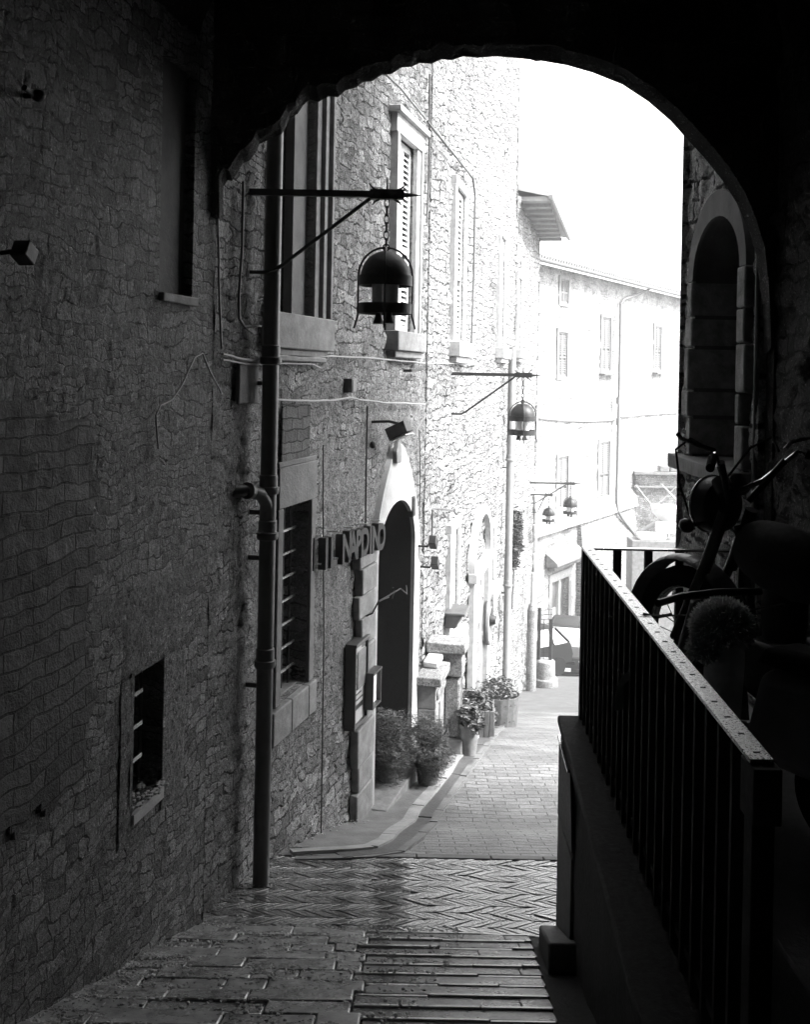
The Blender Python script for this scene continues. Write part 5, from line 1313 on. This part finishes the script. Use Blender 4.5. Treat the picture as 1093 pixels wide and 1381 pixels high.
# ================================================================== cars
def car(label, loc, rz, paint):
    t = thing('parked_car', label, 'car', loc, rz, 'cars parked at the bottom of the street')
    prof = [(-1.85, .36), (-1.9, .55), (-1.86, .85), (-1.3, .93), (-.55, .96), (.9, .98), (1.72, .95), (1.8, .6), (1.78, .34)]
    mb = MB(); rs = []
    for w_, dz_, sh in ((-.80, 0, .97), (-.83, 0, 1), (-.78, .02, 1), (0, .03, 1.01), (.78, .02, 1), (.83, 0, 1), (.80, 0, .97)):
        yv = w_ ; rs.append([(x * sh, yv if abs(w_) != .83 else yv, z + dz_ * (z > .7)) for x, z in prof])
    # shell: sides at |y|=.83 below the waist, pulled in at .78 on top
    low = []; 
    for x, z in prof: low.append((x, .83 if .4 < z < .9 else .79, z))
    L1 = [(x, y_, z) for x, y_, z in low]; L2 = [(x * 1.02, .45, z) for x, _, z in low]; L3 = [(x * 1.03, 0, z + (.02 if z > .8 else 0)) for x, _, z in low]
    R1 = [(x, -y_, z) for x, y_, z in L1]; R2 = [(x, -y_, z) for x, y_, z in L2]
    for a, b in ((L1, L2), (L2, L3), (L3, R2), (R2, R1)): mb.strip(a, b)
    mb.add(L1, [tuple(range(len(L1)))]); mb.add(R1, [tuple(range(len(R1)))])
    mb.add([L1[0], L1[-1], R1[-1], R1[0]], [(0, 1, 2, 3)])
    mb.build('body', paint, t, bevel=.03, seg=2)
    # cabin
    gh = [(-.95, .95), (-.3, 1.42), (.2, 1.47), (1.2, 1.44), (1.68, .97)]
    mb = MB(); A = [(x, .74 - .16 * (z - .95) / .5, z) for x, z in gh]; B = [(x, -y_, z) for x, y_, z in A]
    mb.strip(A, B); mb.add(A, [tuple(range(5))]); mb.add(B, [tuple(range(5))]); mb.build('windows', M['carglass'], t, smooth=25)
    mb = MB(); mb.hexa([(-.32, -.60, 1.43), (1.22, -.60, 1.45), (-.32, .60, 1.43), (1.22, .60, 1.45), (-.2, -.52, 1.49), (1.15, -.52, 1.5), (-.2, .52, 1.49), (1.15, .52, 1.5)]); rf = mb.build('roof', paint, t, bevel=.03)
    for s in (-1, 1):
        for (a, b) in (((-1.0, .76, .95), (-.28, .60, 1.44)), ((.3, .755, .96), (.25, .60, 1.47)), ((1.0, .755, .96), (.95, .6, 1.46)), ((1.7, .75, .97), (1.2, .60, 1.45))):
            mb = MB(); mb.tube([(a[0], a[1] * s, a[2]), (b[0], b[1] * s, b[2])], .032, 6); mb.build('pillar', paint, t)
        for x in (-1.2, 1.15):
            Mx = Matrix.Translation((x, s * .775, .3)) @ Matrix.Rotation(rad(90), 4, 'X')
            mb = MB(); mb.lathe([(.2, -.1), (.28, -.1), (.3, -.07), (.3, .07), (.28, .1), (.2, .1)], (0, 0, 0), 24, Mx); w = mb.build('wheel', M['rubber'], t)
            mb = MB(); mb.lathe([(.2, -.095), (.17, -.07), (.05, -.06 - .03), (.05, .09), (.17, .07), (.2, .095)], (0, 0, 0), 20, Mx); mb.build('rim', M['chrome'], w)
        mb = MB(); mb.ell((-1.83, .58 * s, .72), (.09, .17, .09)); mb.build('headlight', M['opal'], t)
        mb = MB(); mb.ell((1.78, .68 * s, .78), (.06, .09, .14)); mb.build('tail_light', M['shutd'], t)
        mb = MB(); mb.ell((-.75, .88 * s, 1.02), (.07, .1, .07)); mb.build('mirror', paint, t)
    mb = MB(); mb.box(-1.955, -1.86, -.78, .78, .34, .5); mb.build('bumper', M['rubber'], t, bevel=.03)
    mb = MB(); mb.box(-1.97, -1.957, -.26, .26, .4, .51); mb.build('number_plate', M['white'], t)
    mb = MB(); mb.box(-1.94, -1.86, -.4, .4, .62, .74); mb.build('grille', M['rubber'], t, bevel=.02)
    return t
p = G(757, 906); car('dark hatchback with bright window reflections, left of the two parked cars', (3.6, 32.6, gz(32.6)), rad(38), M['carpaint'])
p = G(800, 900); car('grey car facing the camera, partly hidden behind the railing post', (5.75, 35.4, gz(35.4)), rad(76), M['carpaint2'])

# ================================================================== air
mh_ = bpy.data.materials.new('misty_air'); mh_.use_nodes = True
mh_.node_tree.nodes.remove(mh_.node_tree.nodes['Principled BSDF'])
pv = mh_.node_tree.nodes.new('ShaderNodeVolumePrincipled'); pv.inputs['Density'].default_value = .0035; pv.inputs['Color'].default_value = (.9, .9, .9, 1); pv.inputs['Anisotropy'].default_value = .3
mh_.node_tree.links.new(pv.outputs[0], mh_.node_tree.nodes['Material Output'].inputs['Volume'])
mb = MB(); mb.box(-605, 605, -12, 1205, -130, 10.2); tag(mb.build('haze', mh_, smooth=0), kind='stuff', label='pale haze hanging in the alley air', cat='haze')
